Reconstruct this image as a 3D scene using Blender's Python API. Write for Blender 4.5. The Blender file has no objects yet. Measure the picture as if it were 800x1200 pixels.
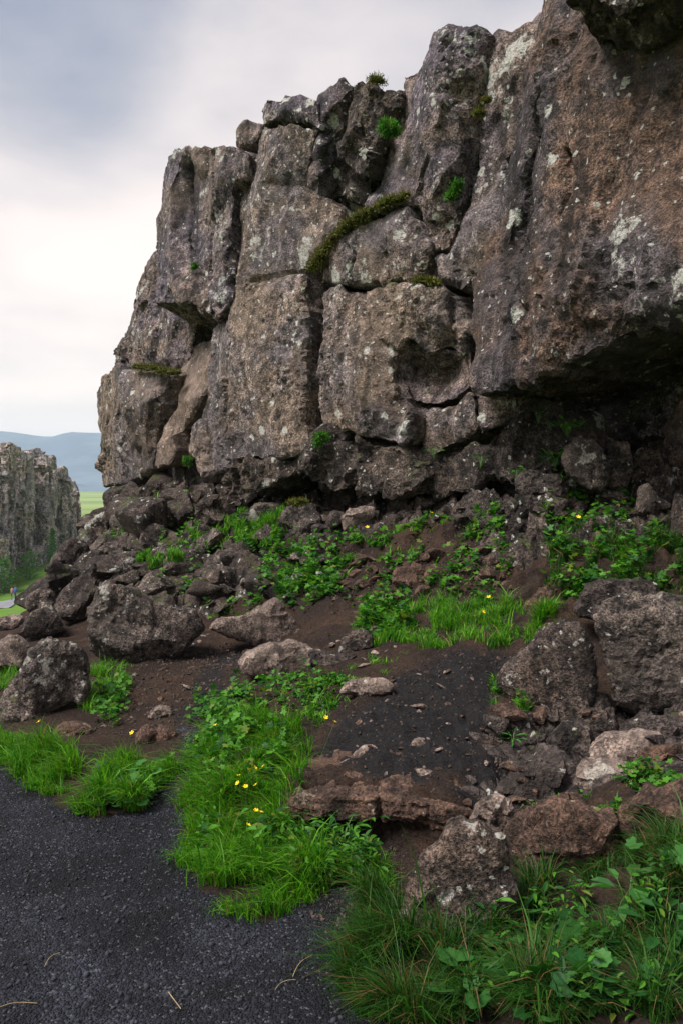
import bpy, math, random
import numpy as np
from mathutils import Vector, Matrix
from mathutils.geometry import delaunay_2d_cdt

random.seed(7)
RNG = np.random.default_rng(11)
SC = bpy.context.scene
COL = SC.collection
R = math.radians

# ------------------------------------------------------------------ camera, sky, sun, exposure
F, HOR = 900.0, 565.0            # focal length and horizon row in photograph pixels (800 x 1200)
cam_d = bpy.data.cameras.new('camera')
cam = bpy.data.objects.new('camera', cam_d)
COL.objects.link(cam)
SC.camera = cam
cam_d.sensor_fit = 'VERTICAL'
cam_d.sensor_height = 36.0
cam_d.lens = 36.0 * F / 1200.0
cam_d.shift_y = -(600.0 - HOR) / 1200.0
cam_d.clip_start = 0.05
cam_d.clip_end = 20000.0
cam.location = (0, 0, 0)
cam.rotation_euler = (R(90), 0, 0)

SUN_DIR = Vector((-0.62, -0.33, 1.05)).normalized()      # towards the sun
w = bpy.data.worlds.new('World')
SC.world = w
w.use_nodes = True


class NT:
    """tiny helper round a node tree"""
    def __init__(self, tree):
        self.t = tree
        self.n = tree.nodes
        self.n.clear()

    def new(self, kind, **kw):
        nd = self.n.new(kind)
        ins = kw.pop('ins', {})
        for k, v in kw.items():
            setattr(nd, k, v)
        for k, v in ins.items():
            s = nd.inputs[k]
            if hasattr(v, 'is_output') or isinstance(v, bpy.types.NodeSocket):
                self.t.links.new(v, s)
            else:
                s.default_value = v
        return nd

    def math(self, op, a, b=0.5, clamp=False, c=None):
        ins = {0: a, 1: b}
        if c is not None:
            ins[2] = c
        return self.new('ShaderNodeMath', operation=op, use_clamp=clamp, ins=ins).outputs[0]

    def vmath(self, op, a, b):
        return self.new('ShaderNodeVectorMath', operation=op, ins={0: a, 1: b}).outputs[0]

    def noise(self, vec, scale, detail=4, rough=0.5, dist=0.0):
        nd = self.new('ShaderNodeTexNoise', ins={'Vector': vec, 'Scale': scale, 'Detail': detail, 'Roughness': rough, 'Distortion': dist})
        return nd.outputs[0]

    def voro(self, vec, scale, feature='F1', rand=1.0):
        nd = self.new('ShaderNodeTexVoronoi', feature=feature, ins={'Vector': vec, 'Scale': scale, 'Randomness': rand})
        return nd

    def ramp(self, fac, lo, hi, a=0.0, b=1.0):
        return self.new('ShaderNodeMapRange', interpolation_type='SMOOTHSTEP', ins={0: fac, 1: lo, 2: hi, 3: a, 4: b}).outputs[0]

    def mix(self, fac, a, b, mode='MIX'):
        nd = self.new('ShaderNodeMix', data_type='RGBA', blend_type=mode)
        nd.clamp_factor = True
        for i, v in ((0, fac), (6, a), (7, b)):
            s = nd.inputs[i]
            if isinstance(v, bpy.types.NodeSocket):
                self.t.links.new(v, s)
            else:
                s.default_value = (v if i == 0 else (*v, 1) if len(v) == 3 else v)
        return nd.outputs[2]


def c4(c):
    return (*c, 1.0)


nt = NT(w.node_tree)
sky = nt.new('ShaderNodeTexSky', sky_type='NISHITA', sun_disc=False)
sky.sun_elevation = math.asin(SUN_DIR.z)
sky.sun_rotation = math.atan2(SUN_DIR.x, SUN_DIR.y)
sky_s = nt.mix(1.0, sky.outputs[0], (0.10, 0.10, 0.10), 'MULTIPLY')
tc = nt.new('ShaderNodeTexCoord').outputs['Generated']
sep = nt.new('ShaderNodeSeparateXYZ', ins={0: tc})
zz = nt.math('ADD', nt.math('MAXIMUM', sep.outputs[2], 0.0), 0.22)
pl = nt.new('ShaderNodeCombineXYZ', ins={0: nt.math('DIVIDE', sep.outputs[0], zz), 1: nt.math('DIVIDE', sep.outputs[1], zz), 2: 1.1})
big = nt.noise(pl.outputs[0], 0.95, 3, 0.45, 0.2)
sml = nt.noise(pl.outputs[0], 2.6, 6, 0.5, 0.2)
cl = nt.math('ADD', nt.math('MULTIPLY', big, 0.76), nt.math('MULTIPLY', sml, 0.24))
cl = nt.ramp(cl, 0.40, 0.68)
cloud = nt.mix(cl, (0.150, 0.178, 0.245), (0.60, 0.53, 0.50))
hz = nt.ramp(sep.outputs[2], 0.08, 0.50, 1.0, 0.0)
cloud = nt.mix(nt.math('MULTIPLY', hz, 0.72), cloud, (0.68, 0.59, 0.545))
cover = nt.mix(0.93, sky_s, cloud)
bg = nt.new('ShaderNodeBackground', ins={0: cover, 1: 1.0})
out = nt.new('ShaderNodeOutputWorld', ins={0: bg.outputs[0]})

sun_d = bpy.data.lights.new('sun', 'SUN')
sun_d.energy = 3.6
sun_d.angle = R(26)
sun_d.color = (1.0, 0.95, 0.9)
sun = bpy.data.objects.new('sun', sun_d)
COL.objects.link(sun)
sun.rotation_euler = SUN_DIR.to_track_quat('Z', 'Y').to_euler()
vs = SC.view_settings
vs.view_transform = 'Standard'
vs.look = 'None'
vs.exposure = 0.92
vs.gamma = 1.0
vs.use_curve_mapping = False
SC.cycles.volume_bounces = 1
SC.cycles.max_bounces = 6
SC.cycles.diffuse_bounces = 3
SC.cycles.glossy_bounces = 1
SC.cycles.transmission_bounces = 3
SC.cycles.transparent_max_bounces = 4

# ------------------------------------------------------------------ numpy noise
_perm = np.random.default_rng(3).permutation(256)
_perm = np.concatenate([_perm, _perm, _perm]).astype(np.int64)
_g = np.random.default_rng(4).normal(size=(256, 3))
_g /= np.linalg.norm(_g, axis=1)[:, None]


def perlin(P):
    Pi = np.floor(P).astype(np.int64)
    f = P - Pi
    Pi &= 255
    u = f * f * f * (f * (f * 6 - 15) + 10)
    res = np.zeros(len(P))
    for dx in (0, 1):
        wx = u[:, 0] if dx else 1 - u[:, 0]
        for dy in (0, 1):
            wy = u[:, 1] if dy else 1 - u[:, 1]
            for dz in (0, 1):
                wz = u[:, 2] if dz else 1 - u[:, 2]
                h = _perm[_perm[_perm[(Pi[:, 0] + dx) & 255] + ((Pi[:, 1] + dy) & 255)] + ((Pi[:, 2] + dz) & 255)]
                g = _g[h]
                d = g[:, 0] * (f[:, 0] - dx) + g[:, 1] * (f[:, 1] - dy) + g[:, 2] * (f[:, 2] - dz)
                res += wx * wy * wz * d
    return res * 1.6


def fbm(P, octs=4, gain=0.5, lac=2.03):
    a, r = 1.0, np.zeros(len(P))
    Q = P.copy()
    for i in range(octs):
        r += a * perlin(Q + 13.7 * i)
        Q = Q * lac
        a *= gain
    return r


def ridged(P, octs=3, gain=0.5):
    a, r = 1.0, np.zeros(len(P))
    Q = P.copy()
    for i in range(octs):
        r += a * (1 - np.abs(perlin(Q + 7.1 * i)) * 2)
        Q = Q * 2.07
        a *= gain
    return r


def facets(P, seed=0, w=0.12):
    """planar chips: the plane of the nearest jittered cell, blended into its neighbour's over a band w; also the distance to the border"""
    n = len(P)
    Pi = np.floor(P).astype(np.int64)
    best, sec = np.full(n, 9e9), np.full(n, 9e9)
    hb, hs = np.zeros(n), np.zeros(n)
    for dx in (-1, 0, 1):
        for dy in (-1, 0, 1):
            for dz in (-1, 0, 1):
                c = Pi + np.array((dx, dy, dz))
                h = _perm[_perm[_perm[(c[:, 0] + seed) & 255] + (c[:, 1] & 255)] + (c[:, 2] & 255)]
                d = P - (c + _g[(h * 7 + 3) & 255] * 0.45 + 0.5)
                q = np.einsum('ij,ij->i', d, d)
                hh = np.einsum('ij,ij->i', d, _g[(h * 5 + 11) & 255]) + ((h * 37) % 101 / 101.0 - 0.5) * 0.9
                m = q < best
                m2 = ~m & (q < sec)
                sec = np.where(m, best, np.where(m2, q, sec))
                hs = np.where(m, hb, np.where(m2, hh, hs))
                best = np.where(m, q, best)
                hb = np.where(m, hh, hb)
    e = np.sqrt(sec) - np.sqrt(best)
    f = np.clip(0.5 - 0.5 * e / w, 0, 0.5)
    return hb * (1 - f) + hs * f, e


# ------------------------------------------------------------------ pixels, planes, meshes
def ray(u, v):
    return np.array(((u - 400.0) / F, 1.0, (HOR - v) / F))


def at(u, v, Y):
    return ray(u, v) * Y


class Plane:
    """vertical plane through O facing n; off moves it towards the viewer"""
    def __init__(self, O, n):
        self.O = np.array(O, float)
        n = np.array((n[0], n[1], 0.0))
        self.n = n / np.linalg.norm(n)
        self.e = np.array((-self.n[1], self.n[0], 0.0))

    def P(self, u, v, off=0.0):
        r = ray(u, v)
        t = (self.n @ self.O + off) / (self.n @ r)
        return r * t

    def loc(self, p):
        q = np.asarray(p) - self.O
        return np.stack([q @ self.e, q[..., 2], q @ self.n], -1)

    def wor(self, q):
        return self.O + q[:, :1] * self.e + q[:, 1:2] * np.array((0, 0, 1.0)) + q[:, 2:3] * self.n


WALL = Plane((-4.75, 15.0, 0), (-0.69, -0.72))


def mesh_obj(name, V, T, mat, parent=None, origin=None, smooth=True, attrs=None, mats=None, midx=None, sharp=None):
    V = np.asarray(V, dtype=np.float64)
    T = np.asarray(T, dtype=np.int32)
    if origin is None:
        origin = np.zeros(3)
    me = bpy.data.meshes.new(name)
    me.vertices.add(len(V))
    me.vertices.foreach_set('co', (V - origin).astype(np.float32).ravel())
    k = T.shape[1]
    me.loops.add(T.size)
    me.loops.foreach_set('vertex_index', T.ravel())
    me.polygons.add(len(T))
    me.polygons.foreach_set('loop_start', np.arange(0, T.size, k, dtype=np.int32))
    me.polygons.foreach_set('loop_total', np.full(len(T), k, dtype=np.int32))
    me.polygons.foreach_set('use_smooth', np.full(len(T), smooth))
    if attrs:
        for an, av in attrs.items():
            a = me.attributes.new(an, 'FLOAT', 'POINT')
            a.data.foreach_set('value', np.asarray(av, dtype=np.float32))
    for m in (mats or [mat]):
        me.materials.append(m)
    if midx is not None:
        me.polygons.foreach_set('material_index', np.asarray(midx, dtype=np.int32))
    me.update(calc_edges=True)
    me.validate()
    if sharp:
        me.set_sharp_from_angle(angle=sharp)
    o = bpy.data.objects.new(name, me)
    COL.objects.link(o)
    o.location = origin
    if parent is not None:
        o.parent = parent
        o.location = np.asarray(origin) - np.array(parent.location)
    return o


def empty(name, loc):
    o = bpy.data.objects.new(name, None)
    o.empty_display_size = 0.2
    COL.objects.link(o)
    o.location = loc
    return o


def tag(o, label=None, cat=None, group=None, kind=None):
    for k, v in (('label', label), ('category', cat), ('group', group), ('kind', kind)):
        if v:
            o[k] = v
    return o


def vnormals(V, T):
    a, b, c = V[T[:, 0]], V[T[:, 1]], V[T[:, 2]]
    fn = np.cross(b - a, c - a)
    N = np.zeros_like(V)
    for i in range(3):
        np.add.at(N, T[:, i], fn)
    l = np.linalg.norm(N, axis=1)
    l[l == 0] = 1
    return N / l[:, None]


def rbf_fit(X, y, smooth=1e-6):
    n, d = X.shape
    K = np.linalg.norm(X[:, None] - X[None], axis=2)
    A = np.zeros((n + d + 1, n + d + 1))
    A[:n, :n] = K - smooth * np.eye(n)
    A[:n, n] = 1
    A[:n, n + 1:] = X
    A[n, :n] = 1
    A[n + 1:, :n] = X.T
    s = np.linalg.lstsq(A, np.concatenate([y, np.zeros(d + 1)]), rcond=None)[0]
    return X, s


def rbf_eval(fit, Q):
    X, s = fit
    n, d = X.shape
    r = np.empty(len(Q))
    for i in range(0, len(Q), 20000):
        q = Q[i:i + 20000]
        K = np.linalg.norm(q[:, None] - X[None], axis=2)
        r[i:i + 20000] = K @ s[:n] + s[n] + q @ s[n + 1:]
    return r


def lin_interp(X, y, Q):
    """planes between the control points (creased), smooth outside them"""
    base = rbf_eval(rbf_fit(X, y), Q)
    vs_, _, fs, ov, _, _ = delaunay_2d_cdt([Vector(p) for p in X], [], [], 0, 1e-6)
    P = np.array([tuple(v) for v in vs_])
    yy = np.array([y[o[0]] if len(o) else y[int(np.argmin(((X - p) ** 2).sum(1)))] for o, p in zip(ov, P)])
    r = base.copy()
    for f in fs:
        a, b, c = P[f[0]], P[f[1]], P[f[2]]
        den = (b[1] - c[1]) * (a[0] - c[0]) + (c[0] - b[0]) * (a[1] - c[1])
        if abs(den) < 1e-9:
            continue
        l0 = ((b[1] - c[1]) * (Q[:, 0] - c[0]) + (c[0] - b[0]) * (Q[:, 1] - c[1])) / den
        l1 = ((c[1] - a[1]) * (Q[:, 0] - c[0]) + (a[0] - c[0]) * (Q[:, 1] - c[1])) / den
        l2 = 1 - l0 - l1
        m_ = (l0 >= -1e-6) & (l1 >= -1e-6) & (l2 >= -1e-6)
        r[m_] = l0[m_] * yy[f[0]] + l1[m_] * yy[f[1]] + l2[m_] * yy[f[2]]
    return 0.85 * r + 0.15 * base


def inpoly(pts, poly):
    x, y = pts[:, 0], pts[:, 1]
    ins = np.zeros(len(pts), bool)
    n = len(poly)
    for i in range(n):
        x0, y0 = poly[i]
        x1, y1 = poly[(i + 1) % n]
        c = (y0 > y) != (y1 > y)
        with np.errstate(divide='ignore', invalid='ignore'):
            ins ^= c & (x < (x1 - x0) * (y - y0) / (y1 - y0 + 1e-12) + x0)
    return ins


def mindist(Q, B):
    r = np.empty(len(Q))
    for i in range(0, len(Q), 4000):
        q = Q[i:i + 4000]
        r[i:i + 4000] = np.sqrt(((q[:, None] - B[None]) ** 2).sum(2).min(1))
    return r


def resample(poly, h, jag, seed, inset=0.0):
    outp = []
    n = len(poly)
    for i in range(n):
        a, b = poly[i], poly[(i + 1) % n]
        k = max(1, int(round(np.linalg.norm(b - a) / h)))
        for j in range(k):
            outp.append(a + (b - a) * j / k)
    B = np.array(outp)
    # cut the traced corners a little and roughen the line
    for _ in range(2):
        B = 0.5 * B + 0.25 * (np.roll(B, 1, 0) + np.roll(B, -1, 0))
    t = np.roll(B, -1, 0) - np.roll(B, 1, 0)
    t /= np.linalg.norm(t, axis=1)[:, None] + 1e-9
    nn = np.stack([t[:, 1], -t[:, 0]], 1)
    Q = np.concatenate([B, np.full((len(B), 1), seed * 3.17)], 1)
    d = jag * (fbm(Q / (jag * 6 + 1e-6), 3, 0.6))
    ar = np.sum(B[:, 0] * np.roll(B[:, 1], -1) - np.roll(B[:, 0], -1) * B[:, 1])
    return B + nn * (d - inset * np.sign(ar))[:, None]


def triangulate(B, h, seed):
    rng = np.random.default_rng(seed)
    lo, hi = B.min(0), B.max(0)
    xs = np.arange(lo[0], hi[0], h)
    ys = np.arange(lo[1], hi[1], h * 0.87)
    G = np.stack(np.meshgrid(xs, ys), -1)
    G[1::2, :, 0] += h / 2
    G = G.reshape(-1, 2) + rng.uniform(-.18, .18, (len(xs) * len(ys), 2)) * h
    G = G[inpoly(G, B)]
    if len(G):
        G = G[mindist(G, B) > h * 0.55]
    pts = np.concatenate([B, G])
    nb = len(B)
    vs_, _, fs, _, _, _ = delaunay_2d_cdt([Vector(p) for p in pts], [(i, (i + 1) % nb) for i in range(nb)], [], 1, 1e-7)
    V = np.array([tuple(v) for v in vs_])
    T = np.array([f for f in fs if len(f) == 3], dtype=np.int64)
    a, b, c = V[T[:, 0]], V[T[:, 1]], V[T[:, 2]]
    cr = (b[:, 0] - a[:, 0]) * (c[:, 1] - a[:, 1]) - (b[:, 1] - a[:, 1]) * (c[:, 0] - a[:, 0])
    T[cr < 0] = T[cr < 0][:, ::-1]
    E = np.concatenate([T[:, [0, 1]], T[:, [1, 2]], T[:, [2, 0]]])
    n = len(V)
    bd = E[~np.isin(E[:, 0] * n + E[:, 1], E[:, 1] * n + E[:, 0])]
    return V, T, bd


def pts3(outline, plane, default):
    W = []
    for p in outline:
        off = p[2] if len(p) > 2 else default
        W.append(plane.P(p[0], p[1], off))
    return plane.loc(np.array(W))


def rock_relief(P, s, rough, facet, seed, aniso=0.6):
    """metres of displacement for a rock of size scale s: flat chips with stepped borders, joints, fine ridges"""
    wrp = np.stack([perlin(P * (2.1 / s) + 5), perlin(P * (2.1 / s) + 45), perlin(P * (2.1 / s) + 85)], 1) * 0.07 * s
    h1, e1 = facets((P + wrp) * np.array((1, 1, aniso)) / (0.66 * s), seed)
    h2, e2 = facets((P + wrp * .6) * np.array((1, 1, min(.85, aniso + .15))) / (0.20 * s), seed + 9, 0.18)
    h3, e3 = facets(P * np.array((1, 1, .8)) / (0.085 * s), seed + 4, 0.3)
    msk = np.clip(perlin(P * (0.9 / s) + 77) * 1.4 + .25, 0, 1)
    d = facet * s * (0.095 * h1 + 0.062 * h2 * (0.2 + msk)) + max(rough, .5) * s * 0.008 * h3 * (.25 + msk)
    d -= facet * s * 0.035 * np.exp(-(e1 / 0.085) ** 2) * np.clip(perlin(P * (1.3 / s) + 21) * 3 + .2, 0, 1)
    d += rough * s * (0.008 * fbm(P * (3.0 / s) + seed, 2, 0.5) + 0.013 * (ridged(P * (10 / s) + seed, 3, 0.6) - 1) * (.3 + msk))
    return d


LICHEN = []          # (world position, radius)


def lichen_attr(P):
    a = np.zeros(len(P))
    for c, r in LICHEN:
        d = np.linalg.norm(P - c, axis=1)
        a = np.maximum(a, np.clip(1.35 - d / r, 0, 1))
    return a


_seed = [0]


def block(name, outline, mat, parent, off=0.2, inner=(), plane=WALL, h=0.034, bevel=0.10, depth=1.6, drop=0.0, rough=1.0,
          facet=1.0, jag=0.045, cracks=(), size=1.0, taper=0.0, aniso=0.45, strata=0.0):
    """a cliff block: traced face with its own depth, rounded edges, sides running back into the cliff"""
    _seed[0] += 1
    sd = _seed[0]
    C = pts3(outline, plane, off)
    I = pts3(inner, plane, off) if len(inner) else np.zeros((0, 3))
    B = resample(C[:, :2], h * 1.0, jag * size, sd, 0.02 * size)
    V2, T, bd = triangulate(B, h, sd)
    ctl = np.concatenate([C, I])
    d = lin_interp(ctl[:, :2], ctl[:, 2], V2)
    bv = V2[np.unique(bd)]
    dist = mindist(V2, bv)
    Q = np.concatenate([V2, d[:, None]], 1)
    b = bevel * size * 0.38 * (0.75 + 0.8 * np.clip(perlin(Q * 1.7 / size + sd), -.8, 1))
    x = np.clip(dist / np.maximum(b, 1e-3), 0, 1)
    d = d - b * (1 - np.sqrt(np.clip(1 - (1 - x) ** 2, 0, 1)))
    for line, wd, dp in cracks:
        L = pts3(line, plane, off)[:, :2]
        Ld = np.concatenate([L[i] + (L[i + 1] - L[i]) * np.linspace(0, 1, 24)[:, None] for i in range(len(L) - 1)])
        wob = np.stack([perlin(Q * 4 / size + 3), perlin(Q * 4 / size + 31)], 1) * 0.05 * size
        d = d - dp * np.exp(-(mindist(V2 + wob, Ld) / wd) ** 2)
    L3 = np.concatenate([V2, d[:, None]], 1)
    # skirt
    bi = np.unique(bd)
    rm = {int(v): i for i, v in enumerate(bi)}
    nb, n0 = len(bi), len(L3)
    K = max(3, int(depth / (h * 2.2)))
    cen = V2.mean(0)
    rings, tris = [], [T]
    for k in range(1, K + 1):
        r = L3[bi].copy()
        f = k / K
        r[:, 2] -= depth * f
        r[:, 1] += drop * f
        r[:, :2] += (cen - r[:, :2]) * taper * f
        rings.append(r)
    prev = bi
    be = np.array([(rm[int(p)], rm[int(q)]) for p, q in bd])
    for k in range(K):
        cur = n0 + k * nb + np.arange(nb)
        p0, p1 = prev[be[:, 0]], prev[be[:, 1]]
        c0, c1 = cur[be[:, 0]], cur[be[:, 1]]
        tris.append(np.stack([p0, c0, p1], 1))
        tris.append(np.stack([p1, c0, c1], 1))
        prev = cur
    V = plane.wor(np.concatenate([L3] + rings))
    T = np.concatenate(tris)
    N = vnormals(V, T)
    dd = rock_relief(V, size, rough, facet, sd, aniso)
    if strata:
        Z_ = np.stack([V[:, 0] * .6, V[:, 1] * .6, V[:, 2] * 9], 1) / size
        dd = dd + strata * size * np.round(fbm(Z_, 2) * 3) / 3
    V = V + N * dd[:, None]
    return mesh_obj(name, V, T, mat, parent, attrs={'lichen': lichen_attr(V)}, sharp=R(17))


def boulder(name, outline, Y, mat, thick=0.35, inner=(), h=0.022, rnd=0.6, rough=1.0, facet=0.8, size=0.5, label=None, cat='boulder',
            group=None, jag=0.02, back=1.0, parent=None):
    """a free rock: traced outline at depth Y, domed front and back"""
    _seed[0] += 1
    sd = _seed[0]
    cu = sum(p[0] for p in outline) / len(outline)
    cv = sum(p[1] for p in outline) / len(outline)
    pc = at(cu, cv, Y)
    plane = Plane(pc, (-pc[0], -pc[1]))
    C = pts3([(p[0], p[1]) for p in outline], plane, 0.0)
    B = resample(C[:, :2], h, jag * size, sd)
    V2, T, bd = triangulate(B, h, sd)
    bi = np.unique(bd)
    dist = mindist(V2, V2[bi])
    Rr = dist.max() * rnd
    x = np.clip(dist / Rr, 0, 1)
    dome = np.clip(1 - (1 - x) ** 2.6, 0, 1) ** .6 * 0.85 + 0.15 * dist / dist.max()
    d = thick * dome
    rg = np.random.default_rng(sd + 500)
    ext = np.ptp(V2, axis=0)
    for k in range(7):
        c = V2[inn0[rg.integers(len(inn0))]] if (inn0 := np.where(dist > dist.max() * .35)[0]).size else V2[0]
        gr = rg.uniform(-1.0, 1.0, 2) * thick * 2.2 / ext
        if k == 0:
            gr = np.array((rg.uniform(-.2, .2), -0.9)) * thick * 2.0 / ext
        d = np.minimum(d, thick * rg.uniform(.50, .8) + (V2 - c) @ gr)
    d = np.maximum(d, thick * dome * .25)
    if len(inner):
        I = pts3([(p[0], p[1]) for p in inner], plane, 0.0)
        I[:, 2] = [p[2] for p in inner]
        ctl = np.concatenate([np.concatenate([C[:, :2], np.zeros((len(C), 1))], 1), I])
        d = d + rbf_eval(rbf_fit(ctl[:, :2], ctl[:, 2]), V2) * dome
    isb = np.zeros(len(V2), bool)
    isb[bi] = True
    d[isb] = 0
    n0 = len(V2)
    bmap = np.arange(n0)
    inn = np.where(~isb)[0]
    bmap[inn] = n0 + np.arange(len(inn))
    Lf = np.concatenate([V2, d[:, None]], 1)
    Lb = np.concatenate([V2[inn], (-thick * back * dome[inn])[:, None]], 1)
    V = plane.wor(np.concatenate([Lf, Lb]))
    T = np.concatenate([T, bmap[T][:, ::-1]])
    N = vnormals(V, T)
    V = V + N * rock_relief(V, size, rough, facet, sd)[:, None]
    org = np.array((pc[0], pc[1], V[:, 2].min()))
    o = mesh_obj(name, V, T, mat, parent, origin=org, attrs={'lichen': lichen_attr(V)}, sharp=R(17))
    if label:
        tag(o, label, cat, group)
    return o


# ------------------------------------------------------------------ materials
def principled(nt, col, rough=0.9, bump=None, spec=0.25, trans=None):
    ins = {'Base Color': col, 'Roughness': rough, 'Specular IOR Level': spec}
    if bump is not None:
        ins['Normal'] = bump
    p = nt.new('ShaderNodeBsdfPrincipled', ins=ins)
    sh = p.outputs[0]
    if trans is not None:
        t = nt.new('ShaderNodeBsdfTranslucent', ins={0: trans[0]})
        sh = nt.new('ShaderNodeMixShader', ins={0: trans[1], 1: sh, 2: t.outputs[0]}).outputs[0]
    nt.new('ShaderNodeOutputMaterial', ins={0: sh})


def newmat(name):
    m = bpy.data.materials.new(name)
    m.use_nodes = True
    return m, NT(m.node_tree)


def rock_mat(name, c1, c2, c3, lich=0.5, sc=1.0, bump=1.0, moss=0.0, lcol=(0.56, 0.54, 0.51), con=1.15):
    """weathered basalt: two stains, a rusty blotch colour, pits, crusts of pale lichen and a little moss"""
    m, nt = newmat(name)
    g = nt.new('ShaderNodeNewGeometry')
    pos = nt.vmath('MULTIPLY', g.outputs['Position'], (sc, sc, sc))
    c1, c2, c3 = ([x * 0.66 for x in c] for c in (c1, c2, c3))
    n1 = nt.ramp(nt.noise(pos, 0.9, 5, 0.6), 0.40, 0.60)
    col = nt.mix(n1, c1, c2)
    n2 = nt.ramp(nt.noise(nt.vmath('ADD', pos, (7, 3, 1)), 2.6, 6, 0.65), 0.50, 0.72)
    col = nt.mix(nt.math('MULTIPLY', n2, 0.75), col, c3)
    st = nt.noise(nt.vmath('MULTIPLY', pos, (5, 5, 0.8)), 1.0, 4, 0.6)
    col = nt.mix(1.0, col, nt.new('ShaderNodeCombineColor', ins={0: (s := nt.ramp(st, 0.3, 0.7, 0.72, 1.25)), 1: s, 2: s}).outputs[0], 'MULTIPLY')
    f = nt.noise(pos, 9.0, 5, 0.75)
    k = nt.ramp(f, 0.34, 0.68, 1 - 0.62 * con, 1 + 0.6 * con)
    f2 = nt.noise(pos, 45.0, 3, 0.7)
    k2 = nt.ramp(f2, 0.34, 0.66, 1 - 0.55 * con, 1 + 0.6 * con)
    kk = nt.math('MAXIMUM', nt.math('MULTIPLY', k, k2), 0.10)
    calm = nt.ramp(nt.noise(nt.vmath('ADD', pos, (31, 5, 2)), 0.85, 3, 0.5), 0.50, 0.62, 0.0, 0.5)
    kk = nt.math('ADD', nt.math('MULTIPLY', kk, nt.math('SUBTRACT', 1.0, calm)), calm)
    stain = nt.ramp(nt.noise(nt.vmath('MULTIPLY', nt.vmath('ADD', pos, (3, 8, 0)), (2.4, 2.4, 0.28)), 1.0, 5, 0.6), 0.53, 0.66, 1.0, 0.42)
    kk = nt.math('MULTIPLY', kk, stain)
    col = nt.mix(1.0, col, nt.new('ShaderNodeCombineColor', ins={0: kk, 1: kk, 2: kk}).outputs[0], 'MULTIPLY')
    # dark vesicle pits
    pit = nt.voro(pos, 26.0).outputs['Distance']
    pm = nt.math('MULTIPLY', nt.ramp(pit, 0.16, 0.28, 1.0, 0.0), nt.ramp(nt.noise(pos, 2.1, 3, 0.5), 0.45, 0.62))
    col = nt.mix(nt.math('MULTIPLY', pm, 0.4), col, (0.02, 0.016, 0.014))
    # lichen crusts
    wv = nt.new('ShaderNodeTexNoise', ins={'Vector': pos, 'Scale': 11.0, 'Detail': 5, 'Roughness': 0.65})
    wp = nt.vmath('ADD', pos, nt.vmath('MULTIPLY', wv.outputs['Color'], (0.14, 0.14, 0.14)))
    dens = nt.ramp(nt.noise(nt.vmath('ADD', pos, (2, 9, 4)), 0.9, 5, 0.65), 0.44, 0.62)
    tot = None
    for scale, r0, thr in ((16.0, 0.34, 0.60), (6.0, 0.32, 0.76), (2.6, 0.27, 0.84)):
        v = nt.voro(wp, scale)
        rn = nt.new('ShaderNodeSeparateColor', ins={0: v.outputs['Color']})
        on = nt.math('GREATER_THAN', nt.math('ADD', rn.outputs[0], nt.math('MULTIPLY', dens, 0.5 * lich)), thr + 0.33 - 0.10 * lich)
        rad = nt.math('MULTIPLY', rn.outputs[1], r0)
        spot = nt.ramp(nt.math('SUBTRACT', v.outputs['Distance'], rad), -0.02, 0.06, 1.0, 0.0)
        spot = nt.math('MULTIPLY', spot, on)
        tot = spot if tot is None else nt.math('MAXIMUM', tot, spot)
    cr = nt.math('MULTIPLY', nt.noise(pos, 2.3, 7, 0.72), nt.ramp(nt.noise(nt.vmath('ADD', pos, (4, 1, 6)), 0.5, 2, 0.5), 0.35, 0.65, 0.82, 1.08))
    crust = nt.ramp(cr, 0.635 - 0.03 * lich, 0.665 - 0.03 * lich)
    tot = nt.math('MAXIMUM', tot, nt.math('MULTIPLY', crust, 0.85))
    at_ = nt.new('ShaderNodeAttribute', attribute_name='lichen')
    big = nt.ramp(nt.math('ADD', at_.outputs['Fac'], nt.math('MULTIPLY', nt.math('SUBTRACT', nt.noise(pos, 13.0, 6, 0.75), 0.5), 1.7)), 0.55, 0.72)
    big = nt.math('MULTIPLY', big, nt.math('GREATER_THAN', at_.outputs['Fac'], 0.01))
    brk = nt.ramp(nt.noise(pos, 30.0, 4, 0.7), 0.36, 0.52)
    tot = nt.math('MULTIPLY', nt.math('MAXIMUM', tot, big), nt.math('ADD', nt.math('MULTIPLY', brk, 0.75), 0.2))
    lc = nt.mix(nt.noise(pos, 3.3, 2, 0.5), lcol, (lcol[0] * 0.62, lcol[1] * 0.66, lcol[2] * 0.58))
    col = nt.mix(nt.math('MULTIPLY', tot, 0.95), col, lc)
    if moss > 0:
        nz = nt.new('ShaderNodeSeparateXYZ', ins={0: g.outputs['Normal']}).outputs[2]
        mm = nt.math('MULTIPLY', nt.ramp(nz, 0.35, 0.8), nt.ramp(nt.noise(pos, 3.0, 6, 0.65), 0.62 - 0.25 * moss, 0.72 - 0.2 * moss))
        col = nt.mix(mm, col, (0.055, 0.075, 0.012))
    hgt = nt.math('ADD', nt.math('MULTIPLY', f, 0.42), nt.math('MULTIPLY', f2, 0.3))
    b = nt.new('ShaderNodeBump', ins={'Strength': 0.85, 'Distance': 0.10 * bump / sc, 'Height': hgt})
    principled(nt, col, 0.88, b.outputs[0], 0.3)
    return m


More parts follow.
